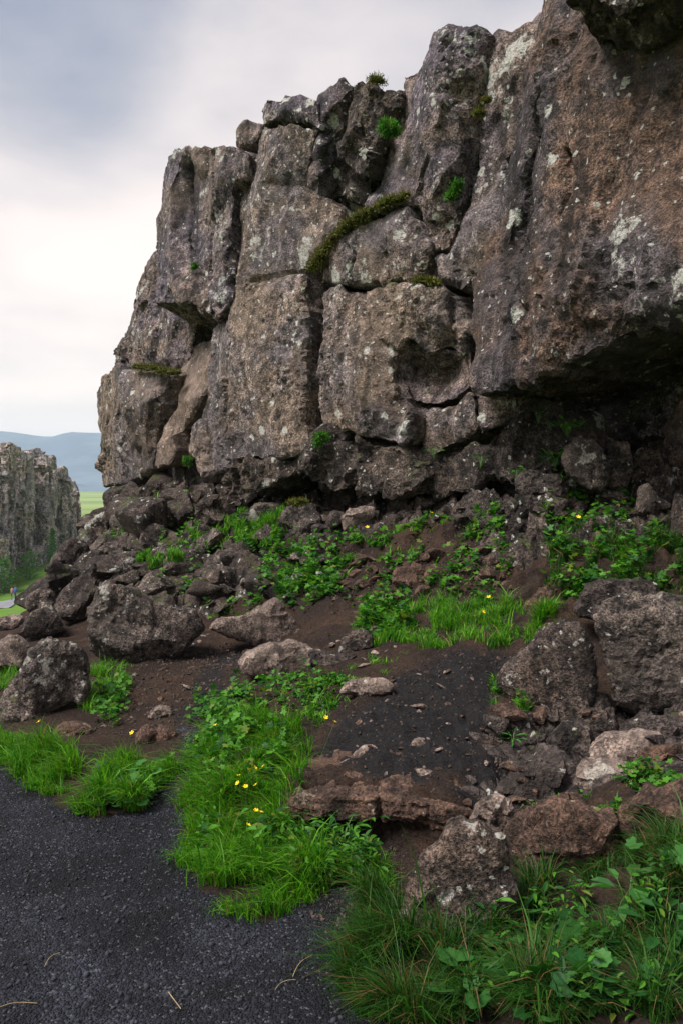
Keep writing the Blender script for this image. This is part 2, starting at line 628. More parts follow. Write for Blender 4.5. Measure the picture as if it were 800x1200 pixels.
M = {}
M['cliff'] = rock_mat('basalt', (0.134, 0.108, 0.128), (0.225, 0.165, 0.138), (0.078, 0.064, 0.074), lich=0.9, moss=0.15, con=1.35)
M['cliff_warm'] = rock_mat('warm_basalt', (0.235, 0.172, 0.132), (0.160, 0.132, 0.135), (0.120, 0.080, 0.058), lich=0.85, moss=0.1, con=1.3)
M['rust'] = rock_mat('rusty_basalt', (0.155, 0.094, 0.066), (0.100, 0.082, 0.086), (0.060, 0.045, 0.040), lich=0.6, moss=0.0, bump=1.5, con=1.35)
M['tan'] = rock_mat('tan_basalt', (0.235, 0.168, 0.130), (0.215, 0.158, 0.13), (0.165, 0.118, 0.095), lich=0.2, bump=0.6, con=0.8)
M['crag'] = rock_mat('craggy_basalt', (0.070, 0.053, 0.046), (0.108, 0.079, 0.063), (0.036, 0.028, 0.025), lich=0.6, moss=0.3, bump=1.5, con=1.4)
M['boulder'] = rock_mat('boulder_stone', (0.155, 0.118, 0.098), (0.105, 0.082, 0.070), (0.065, 0.050, 0.044), lich=0.6, sc=1.5, bump=1.7, moss=0.15, lcol=(0.48, 0.45, 0.42), con=1.45)
M['brown'] = rock_mat('brown_boulder_stone', (0.135, 0.092, 0.070), (0.095, 0.070, 0.058), (0.055, 0.040, 0.034), lich=0.7, sc=1.5, bump=1.8, moss=0.2, lcol=(0.50, 0.46, 0.43), con=1.45)
M['pale'] = rock_mat('pale_stone', (0.27, 0.20, 0.165), (0.225, 0.165, 0.135), (0.16, 0.115, 0.092), lich=0.35, sc=1.5, bump=1.0, lcol=(0.45, 0.40, 0.36))
M['earthrock'] = rock_mat('rusty_earth_rock', (0.155, 0.088, 0.060), (0.115, 0.068, 0.048), (0.065, 0.042, 0.034), lich=0.15, sc=1.6, bump=1.4, lcol=(0.32, 0.25, 0.2))
M['far'] = rock_mat('haze_paled_basalt', (0.46, 0.39, 0.40), (0.52, 0.42, 0.36), (0.24, 0.20, 0.21), lich=0.9, sc=0.22, bump=2.0, moss=0.45, con=1.4)  # pale albedo makes up for the gorge wall's shade and thin haze


def soil_mat():
    m, nt = newmat('soil')
    g = nt.new('ShaderNodeNewGeometry')
    pos = g.outputs['Position']
    dk = nt.new('ShaderNodeAttribute', attribute_name='dark').outputs['Fac']
    n1 = nt.noise(pos, 1.7, 6, 0.65)
    brown = nt.mix(nt.ramp(n1, 0.35, 0.65), (0.042, 0.026, 0.018), (0.022, 0.015, 0.0125))
    brown = nt.mix(nt.ramp(nt.noise(pos, 5.0, 6, 0.7), 0.55, 0.75), brown, (0.075, 0.040, 0.025))
    blk = nt.mix(nt.noise(pos, 6.0, 5, 0.7), (0.010, 0.0092, 0.010), (0.021, 0.0185, 0.019))
    f = nt.ramp(nt.math('ADD', dk, nt.math('MULTIPLY', nt.math('SUBTRACT', nt.noise(pos, 3.5, 6, 0.7), 0.5), 1.1)), 0.35, 0.65)
    col = nt.mix(f, brown, blk)
    s = nt.ramp(nt.noise(pos, 60.0, 4, 0.7), 0.3, 0.7, 0.55, 1.5)
    col = nt.mix(1.0, col, nt.new('ShaderNodeCombineColor', ins={0: s, 1: s, 2: s}).outputs[0], 'MULTIPLY')
    v = nt.voro(pos, 55.0)
    sp = nt.math('MULTIPLY', nt.ramp(v.outputs['Distance'], 0.18, 0.26, 1, 0), nt.math('GREATER_THAN', nt.new('ShaderNodeSeparateColor', ins={0: v.outputs['Color']}).outputs[0], 0.86))
    col = nt.mix(nt.math('MULTIPLY', sp, 0.7), col, (0.14, 0.10, 0.08))
    hgt = nt.math('ADD', nt.noise(pos, 14.0, 8, 0.7), nt.math('MULTIPLY', nt.noise(pos, 80.0, 4, 0.7), 0.35))
    b = nt.new('ShaderNodeBump', ins={'Strength': 0.9, 'Distance': 0.05, 'Height': hgt})
    principled(nt, col, 0.95, b.outputs[0], 0.15)
    return m


def gravel_mat():
    m, nt = newmat('gravel_surface')
    pos = nt.new('ShaderNodeNewGeometry').outputs['Position']
    n1 = nt.ramp(nt.noise(pos, 1.3, 6, 0.65), 0.35, 0.68)
    col = nt.mix(n1, (0.0060, 0.0066, 0.0100), (0.0185, 0.0195, 0.0275))
    v = nt.voro(pos, 110.0)
    rn = nt.new('ShaderNodeSeparateColor', ins={0: v.outputs['Color']})
    s = nt.ramp(rn.outputs[0], 0.0, 1.0, 0.45, 1.7)
    col = nt.mix(1.0, col, nt.new('ShaderNodeCombineColor', ins={0: s, 1: s, 2: s}).outputs[0], 'MULTIPLY')
    mo = nt.ramp(nt.noise(pos, 3.2, 6, 0.7), 0.32, 0.62, 0.45, 1.3)
    col = nt.mix(1.0, col, nt.new('ShaderNodeCombineColor', ins={0: mo, 1: mo, 2: mo}).outputs[0], 'MULTIPLY')
    col = nt.mix(nt.math('MULTIPLY', nt.math('GREATER_THAN', rn.outputs[1], 0.95), 0.75), col, (0.10, 0.097, 0.105))
    e = nt.ramp(v.outputs['Distance'], 0.1, 0.75, 1.0, 0.0)
    v2 = nt.voro(pos, 40.0)
    hgt = nt.math('ADD', e, nt.math('MULTIPLY', nt.ramp(v2.outputs['Distance'], 0.0, 0.8, 1.0, 0.0), 0.8))
    hgt = nt.math('ADD', hgt, nt.math('MULTIPLY', nt.noise(pos, 7.0, 6, 0.7), 2.2))
    b = nt.new('ShaderNodeBump', ins={'Strength': 0.9, 'Distance': 0.016, 'Height': hgt})
    principled(nt, col, 0.9, b.outputs[0], 0.25)
    return m


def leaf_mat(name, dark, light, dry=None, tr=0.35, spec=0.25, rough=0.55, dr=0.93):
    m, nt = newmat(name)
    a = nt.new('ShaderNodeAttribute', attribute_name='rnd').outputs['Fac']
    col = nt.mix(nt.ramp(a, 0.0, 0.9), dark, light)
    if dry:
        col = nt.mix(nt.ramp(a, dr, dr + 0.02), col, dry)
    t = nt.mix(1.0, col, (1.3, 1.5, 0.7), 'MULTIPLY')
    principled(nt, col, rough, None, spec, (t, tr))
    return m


def plain_mat(name, col, rough=0.7, var=0.3, sc=8.0, spec=0.3):
    m, nt = newmat(name)
    pos = nt.new('ShaderNodeNewGeometry').outputs['Position']
    n = nt.ramp(nt.noise(pos, sc, 5, 0.65), 0.3, 0.7, 1 - var, 1 + var)
    c = nt.mix(1.0, col, nt.new('ShaderNodeCombineColor', ins={0: n, 1: n, 2: n}).outputs[0], 'MULTIPLY')
    principled(nt, c, rough, None, spec)
    return m


M['soil'] = soil_mat()
M['gravel'] = gravel_mat()
M['stone_chip'] = plain_mat('stone_chips', (0.024, 0.0255, 0.034), 0.85, 0.85, 9.0)
M['grass'] = leaf_mat('grass_blades', (0.014, 0.098, 0.006), (0.125, 0.335, 0.012), (0.22, 0.17, 0.06))
M['grass_shade'] = leaf_mat('shade_darkened_blades', (0.006, 0.036, 0.005), (0.040, 0.128, 0.012), (0.16, 0.10, 0.04), dr=0.88)  # darker copy of the grass, shade put into the blade colours
M['herb'] = leaf_mat('herb_leaves', (0.008, 0.056, 0.008), (0.075, 0.225, 0.016), (0.12, 0.16, 0.02))
M['broad'] = leaf_mat('broad_leaf', (0.014, 0.075, 0.014), (0.050, 0.165, 0.030))
M['moss'] = leaf_mat('moss', (0.040, 0.046, 0.006), (0.125, 0.130, 0.012), (0.16, 0.09, 0.03), tr=0.2)
M['moss_core'] = plain_mat('moss_core', (0.030, 0.034, 0.007), 0.95, 0.5, 14.0, 0.1)
M['straw'] = plain_mat('straw', (0.33, 0.25, 0.13), 0.8, 0.3, 30.0)
M['petal'] = plain_mat('yellow_petal', (0.85, 0.58, 0.01), 0.5, 0.1)
M['stem'] = plain_mat('stem_green', (0.05, 0.13, 0.02), 0.6, 0.2)

# ------------------------------------------------------------------ ground shape
GROUND_Z = -1.75


def flat(u, v):
    return at(u, v, -GROUND_Z * F / (v - HOR))


ctl = [flat(u, v) for u, v in ((0, 890), (0, 1000), (0, 1200), (200, 1200), (420, 1200), (100, 965), (150, 1050), (240, 1030), (300, 1100),
                               (370, 1120), (20, 820), (0, 790), (-120, 800), (-300, 900), (-300, 1200), (215, 940), (60, 930), (-200, 780))]
ctl += [np.array(p) for p in ((-3, 1.0, -1.75), (0, 1.0, -1.75), (2.2, 1.0, -1.62), (-6, 3, -1.75), (-7, 8, -1.8), (-4.5, 9.5, -1.85))]
ctl += [at(*p) for p in (
    (225, 880, 4.95), (230, 825, 6.0), (262, 778, 7.1), (292, 757, 7.7),
    (150, 872, 5.1), (190, 850, 5.4), (130, 805, 6.3), (170, 775, 7.0), (60, 860, 5.3), (110, 870, 5.1),
    (262, 1000, 3.60), (232, 960, 3.98), (280, 925, 4.1), (302, 885, 4.5), (322, 855, 4.8), (282, 822, 5.5), (332, 805, 5.5),
    (300, 1060, 3.18), (350, 1050, 3.28), (420, 1050, 3.22), (400, 1090, 3.0),
    (380, 772, 5.9), (305, 772, 6.5),
    (480, 782, 5.55), (560, 762, 5.95), (605, 765, 5.8), (600, 905, 4.0), (400, 830, 5.0),
    (340, 985, 3.75), (430, 1000, 3.62), (520, 1000, 3.6), (440, 950, 4.1), (370, 930, 4.2),
    (470, 1140, 2.75), (600, 1150, 2.68), (700, 1100, 2.9), (650, 965, 3.45), (750, 935, 3.4), (640, 1045, 3.15), (800, 1200, 2.3), (800, 1050, 2.85),
    (560, 1200, 2.47), (860, 950, 3.3), (900, 1100, 2.6),
    (690, 885, 4.15), (800, 875, 4.0), (650, 842, 4.6), (760, 852, 4.35), (650, 838, 4.95), (760, 842, 4.85), (880, 835, 4.8), (900, 800, 5.2),
    (700, 690, 6.3), (800, 690, 6.0), (660, 652, 7.0), (780, 622, 7.0), (650, 722, 6.0), (900, 650, 6.0),
    (400, 760, 6.6), (440, 747, 6.7), (520, 752, 6.4), (450, 705, 7.4), (520, 695, 7.2), (500, 662, 7.9), (420, 652, 8.5), (560, 642, 7.8), (590, 612, 8.0),
    (500, 617, 8.5), (380, 642, 9.2), (350, 692, 8.4), (320, 652, 9.6), (300, 622, 10.5), (240, 622, 11.3), (260, 682, 9.3), (200, 652, 11.2),
    (150, 612, 12.8), (122, 608, 13.6), (100, 650, 12.0), (70, 694, 10.7), (40, 722, 9.6), (112, 606, 15.5))]
ctl += [np.array(p) for p in ((-2.0, 15.0, 0.3), (1.5, 11.0, 0.3), (3.5, 9.0, 0.4), (-5.05, 12.0, -2.7), (-4.95, 10.6, -2.1), (-5.2, 14.0, -3.3), (-5.2, 16.5, -3.6), (-6.8, 13.0, -3.0), (-7.5, 16.5, -3.9), (5.5, 7.0, 0.4), (6.0, 3.0, -0.6))]
# the valley beyond the cliff's end
ctl += [at(*p) for p in ((-100, 745, 20), (20, 735, 20), (60, 728, 40), (0, 727, 60), (0, 714, 88), (20, 704, 97), (48, 693, 106), (-60, 715, 82), (0, 691, 113), (30, 670, 119), (60, 657, 125),
                         (92, 648, 133), (110, 645, 150), (100, 606, 420), (105, 588, 900), (105, 574, 2200), (-900, 700, 120), (1500, 640, 200), (-2000, 580, 2500), (3000, 580, 2500))]
ctl += [np.array(p) for p in ((-40, -60, -3.0), (60, -60, 0.0), (80, 60, 3.0), (-60, 20, -5.0))]
ctl = np.array(ctl)
GFIT = rbf_fit(ctl[:, :2], ctl[:, 2])

GX0, GX1, GY0, GY1 = -9.0, 7.5, 0.6, 16.5
_gx, _gy = np.arange(GX0 - 0.2, GX1 + 0.2, 0.06), np.arange(GY0 - 0.2, GY1 + 0.2, 0.06)


LEDGE_C = np.array([at(*p) for p in ((330, 922, 3.86), (390, 920, 3.80), (445, 922, 3.76), (548, 938, 3.62), (612, 905, 4.0), (600, 850, 4.5), (618, 770, 5.75), (560, 758, 6.05), (480, 772, 5.6), (404, 815, 4.95), (352, 870, 4.35))])
LEDGE_F = rbf_fit(LEDGE_C[:, :2], LEDGE_C[:, 2])
ROCKY = [[at(*p)[:2] for p in q] for q in (
    [(40, 722, 9.6), (240, 718, 8.6), (300, 700, 8.6), (300, 600, 11.5), (200, 560, 15), (128, 560, 15.5), (112, 612, 13), (72, 662, 11.4)],
    [(570, 660, 7.2), (650, 640, 7.2), (800, 600, 6.9), (900, 500, 8.5), (560, 560, 9.5)],
    [(585, 842, 4.6), (640, 832, 4.95), (760, 830, 4.9), (880, 820, 4.9), (1120, 800, 5.0), (1120, 900, 4.0), (900, 900, 3.9), (760, 930, 3.6), (640, 940, 3.7), (585, 925, 3.9)],
    [(290, 625, 10.3), (420, 625, 9.2), (580, 600, 8.2), (560, 570, 10), (290, 580, 12.5)])]


def rough_in(XY, poly, wd, amp=0.06, fr=5.0):
    poly = np.asarray(poly)
    P = np.concatenate([XY, np.full((len(XY), 1), 2.0)], 1)
    Q = XY + amp * np.stack([fbm(P * fr, 3), fbm(P * fr + 40, 3)], 1)
    dense = np.concatenate([poly[i] + (poly[(i + 1) % len(poly)] - poly[i]) * np.linspace(0, 1, 30)[:, None] for i in range(len(poly))])
    lo, hi = poly.min(0) - 1.0, poly.max(0) + 1.0
    r = np.zeros(len(XY))
    k = np.where(((Q > lo) & (Q < hi)).all(1))[0]
    if len(k):
        d = mindist(Q[k], dense)
        r[k] = np.clip(0.5 + np.where(inpoly(Q[k], poly), d, -d) / wd, 0, 1)
    return r


def rocky(XY):
    r = np.zeros(len(XY))
    for q in ROCKY:
        r = np.maximum(r, rough_in(XY, q, .5, .15, 2.5))
    return r


def ground_fn(XY):
    z = rbf_eval(GFIT, XY)
    lg = rough_in(XY, LEDGE_C[:, :2], .07, .035, 6.0)
    z = z + lg * np.maximum(0, rbf_eval(LEDGE_F, XY) - z)
    P = np.concatenate([XY, np.zeros((len(XY), 1))], 1)
    # flat trodden path, lumpy banks
    lift = np.clip((z + 1.72) / 0.18, 0, 1)
    z = z + (0.008 + 0.06 * lift) * fbm(P * 1.6, 4, 0.55) + (0.005 + 0.018 * lift) * fbm(P * 9 + 3, 3, 0.6)
    bank = np.clip((z + 1.15) / 0.25, 0, 1)            # crumbling earth terraces high on the bank
    h_, e_ = facets(P * np.array((3.2, 4.5, 1)) + 0.5 * fbm(P * 3, 2)[:, None], 5)
    z = z + bank * 0.10 * h_ + bank * 0.03 * (ridged(P * 7, 3, .6) - 1)
    rk = rocky(XY)
    P3 = np.concatenate([XY, z[:, None]], 1) + 0.06 * np.stack([perlin(P * 3), perlin(P * 3 + 9), perlin(P * 3 + 19)], 1)
    h1, e1 = facets(P3 / 0.42, 3)
    h2, e2 = facets(P3 / 0.17, 8, .25)
    z = z + rk * (0.26 * h1 + 0.07 * h2 - 0.16 * np.exp(-(e1 / .08) ** 2) + .02)
    return z


_G = ground_fn(np.stack(np.meshgrid(_gx, _gy), -1).reshape(-1, 2)).reshape(len(_gy), len(_gx))


def gz(x, y):
    """ground height near the cliff (bilinear)"""
    fx = np.clip((np.asarray(x, float) - _gx[0]) / 0.06, 0, len(_gx) - 1.001)
    fy = np.clip((np.asarray(y, float) - _gy[0]) / 0.06, 0, len(_gy) - 1.001)
    i, j = fx.astype(int), fy.astype(int)
    a, b = fx - i, fy - j
    return (_G[j, i] * (1 - a) + _G[j, i + 1] * a) * (1 - b) + (_G[j + 1, i] * (1 - a) + _G[j + 1, i + 1] * a) * b


def hit(u, v, y0=1.6, y1=15.5):
    """where the sight line of a pixel first meets the ground"""
    r = ray(u, v)
    ys = np.arange(y0, y1, 0.01)
    P = ys[:, None] * r
    below = P[:, 2] < gz(P[:, 0], P[:, 1])
    k = np.argmax(below) if below.any() else len(ys) - 1
    p = P[k]
    return np.array((p[0], p[1], gz(p[0], p[1])))


def region(poly_px):
    return np.array([hit(u, v)[:2] for u, v in poly_px])


PATH_PX = [(-60, 890), (0, 888), (40, 922), (70, 945), (110, 957), (150, 955), (195, 925), (212, 890), (212, 850), (236, 850), (238, 890), (222, 930),
           (214, 985), (232, 1030), (272, 1066), (312, 1078), (372, 1052), (425, 1035), (440, 1060), (415, 1110), (400, 1160), (440, 1200)]
path_poly = np.concatenate([region(PATH_PX), np.array(((0.5, 0.3), (-9.5, 0.3), (-9.5, 9.0), (-4.4, 9.2), (-3.6, 7.4), (-3.0, 6.3), (-2.9, 5.2)))])
dark_polys = [region(p) for p in (
    [(470, 790), (540, 765), (600, 770), (580, 850), (560, 905), (470, 925), (360, 895), (400, 845)],
    [(205, 850), (225, 800), (262, 760), (300, 762), (262, 800), (240, 850)],
    [(350, 1040), (420, 1040), (420, 1110), (330, 1110)],
    [(540, 880), (620, 880), (620, 960), (530, 930)], [(590, 838), (800, 838), (800, 930), (640, 930), (590, 950)], [(100, 700), (60, 700), (110, 600), (240, 600), (240, 700)])]


def soft_in(XY, poly, wd):
    return rough_in(XY, poly, wd)


def build_ground():
    def axis(lo, hi, f0, f1, fine, coarse):
        a = list(np.arange(lo, f0, coarse)) + list(np.arange(f0, f1, fine)) + list(np.arange(f1, hi, coarse))
        return np.array(a)
    xs = axis(GX0, GX1, -5.4, 3.6, 0.03, 0.09)
    ys = axis(GY0, GY1, 1.6, 13.6, 0.03, 0.09)
    XY = np.stack(np.meshgrid(xs, ys), -1).reshape(-1, 2)
    z = ground_fn(XY)
    V = np.concatenate([XY, z[:, None]], 1)
    nx = len(xs)
    j, i = np.meshgrid(np.arange(len(ys) - 1), np.arange(nx - 1), indexing='ij')
    a = (j * nx + i).ravel()
    Qd = np.stack([a, a + 1, a + nx + 1, a + nx], 1)
    dark = np.zeros(len(V))
    for p in dark_polys:
        dark = np.maximum(dark, soft_in(XY, p, 0.5))
    pa = soft_in(XY, path_poly, 0.02)
    isp = pa[Qd].mean(1) > 0.5
    isr = (rocky(XY)[Qd].mean(1) > 0.45) & ~isp
    dark = np.maximum(dark, soft_in(XY, path_poly, 0.45))

    def sub(name, sel, mat):
        q = Qd[sel]
        used = np.unique(q)
        mp = np.full(len(V), -1)
        mp[used] = np.arange(len(used))
        return tag(mesh_obj(name, V[used], mp[q], mat, attrs={'dark': dark[used]}, sharp=R(26)), kind='structure')
    tag(sub('rocky_ground', isr, M['crag']), 'embedded broken rock of the slope under the cliff')
    tag(sub('ground', ~isp & ~isr, M['soil']), 'brown earth and rubble bank rising to the cliff')
    tag(sub('gravel_path', isp, M['gravel']), 'dark volcanic gravel path curving round the bank')


build_ground()


# ------------------------------------------------------------------ the cliff
def wl(u, v, off, r):
    LICHEN.append((WALL.P(u, v, off), r))


for a in ((640, 183, 1.0, .14), (632, 195, 1.0, .10), (604, 368, .95, .11), (640, 130, .9, .08), (603, 255, .55, .12), (597, 262, .55, .08), (612, 180, .8, .07),
          (590, 345, .6, .07), (543, 238, .35, .10), (528, 262, .35, .10), (548, 62, .35, .10), (607, 50, .3, .09), (511, 115, .45, .10), (467, 508, .55, .13), (455, 508, .55, .10),
          (472, 495, .55, .09), (348, 168, .5, .10), (335, 120, .4, .09), (363, 118, .4, .10), (305, 330, .6, .07), (234, 351, .5, .11), (232, 318, .4, .09), (222, 315, .4, .06),
          (262, 326, .5, .07), (281, 425, .6, .08), (277, 412, .6, .06), (286, 435, .6, .06), (305, 505, .7, .10), (335, 505, .7, .08), (150, 530, .3, .08), (131, 490, .2, .07),
          (155, 460, .3, .08), (300, 215, .6, .08), (292, 240, .6, .07), (283, 270, .6, .06), (395, 485, .55, .07), (450, 487, .55, .06), (480, 185, .45, .06), (520, 480, .2, .05),
          (563, 490, .3, .08), (160, 410, -.1, .10), (190, 415, -.1, .09), (175, 390, -.1, .08), (700, 60, 1.2, .08), (735, 60, 1.2, .06), (690, 395, 1.2, .09), (705, 400, 1.2, .07)):
    wl(*a)

cliff = empty('basalt_cliff', (0.0, 11.0, -0.4))
tag(cliff, 'tall cliff of weathered grey brown basalt columns with white lichen', 'cliff')


def cb(name, outline, mat='cliff', label=None, **kw):
    o = block(name, outline, M[mat], cliff, **kw)
    if label:
        o['label'] = label
    return o


cb('rock_core', [(150, 585), (140, 470), (150, 410), (178, 330), (200, 200), (290, 180), (325, 130), (400, 112), (470, 110), (520, 50), (600, 42), (650, 20), (660, -140), (700, -140), (680, 200), (640, 460), (640, 640), (600, 680), (300, 640)],
   off=-0.75, h=0.09, rough=1.5, facet=1.2, depth=5.0)
cb('rock_core', [(620, 640), (620, 420), (660, 200), (680, -140), (1150, -200), (1150, 760)], off=-1.9, h=0.12, rough=1.5, facet=1.2, depth=5.0)
# --- left end
cb('basalt_block', [(119, 574, -.35), (114, 548, -.35), (118, 520, -.3), (111, 482, -.35), (111, 458, -.4), (120, 440, -.35), (134, 427), (166, 431), (206, 437), (211, 460, -.05), (197, 482), (185, 502), (183, 530), (179, 550), (165, 562), (145, 568)],
   'cliff_warm', 'rounded block at the left end of the cliff under a moss ledge', off=0.08, inner=[(150, 480, .30), (175, 470, .30), (140, 530, .22), (165, 535, .1), (185, 465, .22)], bevel=0.22, depth=2.2)
cb('basalt_block', [(130, 432, -.5), (130, 405, -.55), (140, 393, -.5), (154, 382, -.5), (154, 360, -.55), (161, 338, -.55), (173, 312, -.5), (180, 294, -.5), (205, 290), (235, 360), (225, 420), (212, 442), (165, 437)],
   'cliff', off=-0.28, inner=[(165, 400, -.12), (190, 380, -.2), (190, 420, -.1)], rough=1.8, facet=1.3, bevel=0.14, depth=2.5)
cb('basalt_column', [(184, 298, .15), (183, 262, .1), (187, 240, .1), (187, 200, .1), (196, 180, .12), (216, 171), (226, 172), (229, 200, .12), (227, 240, .1), (229, 290, .15), (240, 320, .3), (250, 345), (252, 377, .5), (236, 368, .5), (222, 358, .5), (177, 358, .38), (184, 320, .3)],
   'cliff', 'leftmost upper column with an overhanging foot', off=0.34, inner=[(200, 220, .38), (200, 280, .36), (210, 330, .42)], depth=1.7, drop=-0.55, bevel=0.09, facet=0.8)
cb('basalt_column', [(224, 172), (245, 167), (279, 168), (291, 185), (288, 212), (273, 226), (272, 262), (275, 330, .45), (268, 354, .5), (253, 378, .5), (244, 345, .45), (236, 315, .35), (228, 290, .2), (226, 240, .15), (227, 200, .15)],
   'cliff', off=0.40, inner=[(255, 210, .55), (258, 270, .55), (240, 220, .3), (262, 320, .55), (242, 270, .3)], depth=1.7, drop=-0.5, bevel=0.10, facet=0.8,
   cracks=[([(249, 180), (247, 250), (247, 330)], .03, .07)])
cb('tan_slab', [(250, 398, -.2), (250, 425), (243, 462), (226, 488), (214, 505), (208, 530, .25), (197, 547, .25), (180, 548, .2), (185, 520, .2), (195, 494), (209, 470), (211, 440, -.3), (219, 412, -.4), (234, 400, -.35)],
   'tan', 'smooth tan slab leaning under the overhanging column', off=0.05, inner=[(230, 440, -.05), (220, 470, .12), (200, 510, .3)], rough=0.4, facet=0.35, bevel=0.08, depth=1.5)
cb('basalt_block', [(207, 470, .0), (226, 492), (240, 470), (246, 440), (252, 400), (262, 430), (262, 560), (240, 575), (215, 575), (190, 565), (186, 545), (200, 520)],
   'crag', off=-0.2, rough=1.5, facet=1.2, depth=1.5)
cb('basalt_block', [(277, 172), (279, 152), (287, 143), (303, 139), (308, 152), (300, 166), (290, 170)], 'cliff', off=0.12, depth=1.4, bevel=0.07, facet=.8)
# --- central column
cb('basalt_block', [(304, 152, .15), (304, 126, .15), (313, 110), (330, 112), (350, 109), (375, 113), (373, 149), (340, 143), (310, 146)],
   'cliff', 'cap block split off the central column by a level crack', off=0.38, inner=[(330, 128, .5), (350, 130, .45)], bevel=0.06, depth=2.0, facet=.8, cracks=[([(332, 112), (332, 145)], .03, .05)])
cb('basalt_column', [(300, 178, .1), (304, 150, .2), (340, 146, .42), (372, 151, .35), (366, 185, .3), (360, 218, .25), (386, 232, .15), (398, 244, .15), (394, 264), (372, 290), (360, 318), (357, 345, .5), (362, 380, .55), (358, 410, .6),
                     (360, 450, .62), (358, 500, .66), (360, 527, .68), (340, 536, .7), (310, 541, .7), (262, 541, .62), (258, 500, .55), (246, 470, .35), (244, 440, .2), (249, 395, .2), (257, 370, .2), (271, 350, .2), (277, 320, .1), (272, 270, 0), (272, 240, 0), (279, 215, 0), (291, 197, 0)],
   'cliff_warm', 'broad central column with a lichen streaked edge', off=0.38,
   inner=[(318, 185, .52), (302, 215, .50), (292, 260, .50), (284, 300, .52), (272, 360, .58), (264, 400, .62), (260, 440, .64), (340, 200, .42), (335, 270, .46), (330, 320, .46), (320, 340, .62), (310, 420, .68), (310, 490, .72), (345, 350, .6), (345, 450, .66), (270, 500, .68), (375, 262, .25)],
   facet=0.55, rough=0.9, bevel=0.09, depth=1.8, cracks=[([(278, 392), (290, 402), (288, 420)], .025, .06), ([(332, 150), (330, 200)], .03, .04), ([(300, 333), (330, 326), (360, 318)], .05, .05)])
cb('basalt_block', [(226, 500, .5), (236, 482), (250, 448), (264, 440), (268, 490), (268, 545), (260, 558), (242, 562), (229, 548), (222, 522, .5)], 'cliff_warm', off=0.66, bevel=0.14, depth=1.2, facet=.7)
# --- upper middle
cb('basalt_column', [(373, 113), (385, 101), (398, 93), (412, 98), (409, 120), (401, 150), (394, 170), (390, 190), (382, 207), (374, 236), (356, 228), (363, 190), (369, 160)], 'cliff', off=0.20, inner=[(392, 120, .36), (382, 165, .36), (372, 205, .3)], bevel=0.12, depth=2.2, facet=.9)
cb('basalt_block', [(410, 99), (421, 89), (439, 92), (452, 103), (468, 103), (468, 122), (461, 146), (455, 171), (449, 182), (443, 206), (425, 211), (411, 201), (399, 190), (393, 171), (402, 150), (408, 120)], 'crag', 'dark jutting block high between the columns', off=0.30,
   inner=[(430, 120, .35), (425, 160, .55), (430, 190, .55), (410, 175, .4)], rough=1.6, facet=1.4, bevel=0.10, depth=2.0)
cb('basalt_block', [(376, 206), (393, 188), (411, 200), (441, 206), (436, 222), (426, 238), (402, 243), (381, 234)], 'crag', off=0.04, inner=[(405, 220, .18)], rough=1.8, facet=1.5, bevel=0.12, depth=1.5)
cb('basalt_column', [(466, 132, .2), (467, 87, .2), (480, 79, .2), (491, 71, .2), (503, 38, .25), (515, 29, .35), (540, 26), (560, 28), (577, 37, .3), (573, 70, .25), (567, 110, .2), (562, 150, .2), (554, 190, .2), (549, 220, .2), (540, 260, .25), (526, 292, .3), (505, 302), (490, 266), (478, 240), (455, 236), (430, 248), (420, 244), (436, 216, .1), (447, 197, .1), (455, 175, .15), (463, 150, .15)],
   'cliff', 'tallest grey column right of the yellow green tuft', off=0.38, inner=[(518, 60, .52), (508, 110, .52), (495, 160, .5), (545, 80, .45), (535, 130, .45), (520, 200, .5), (500, 240, .48), (470, 215, .35), (483, 100, .3), (475, 150, .3), (540, 180, .35)],
   facet=0.8, rough=1.3, bevel=0.13, depth=2.5, cracks=[([(505, 190), (495, 215), (490, 225)], .03, .08), ([(532, 30), (525, 80)], .04, .07)])
cb('basalt_column', [(574, 40), (588, 32), (600, 28), (625, 21), (645, 20), (650, 60), (640, 100), (625, 140), (605, 175), (580, 215), (550, 262), (528, 294), (540, 256), (553, 190), (562, 140), (569, 90)], 'cliff', off=0.16, inner=[(600, 70, .26), (590, 120, .22)], facet=0.9, rough=1.4, bevel=0.15, depth=2.5)
cb('basalt_block', [(526, 294), (545, 248), (560, 212), (592, 180), (606, 240), (590, 290), (565, 325), (552, 338), (532, 331), (516, 326), (506, 300)], 'cliff_warm', off=0.30, inner=[(560, 270, .42), (540, 300, .42)], facet=0.9, rough=1.2, bevel=0.10, depth=1.3)
cb('basalt_block', [(374, 334, .35), (376, 316, .35), (386, 299), (400, 281), (431, 256), (470, 238), (479, 241), (492, 268), (504, 291), (497, 318), (500, 332), (470, 331), (440, 333)], 'cliff_warm', 'wedge shaped block below the mossy ledge', off=0.42,
   inner=[(430, 290, .5), (460, 270, .52), (400, 310, .45), (480, 300, .48)], facet=0.8, rough=0.8, bevel=0.07, depth=1.2, cracks=[([(408, 283), (418, 300), (410, 330)], .03, .06), ([(455, 300), (460, 330)], .03, .05)])
cb('basalt_block', [(499, 296), (507, 300), (520, 318), (526, 332), (505, 336), (497, 326)], 'cliff', off=0.26, bevel=0.06, depth=.8)
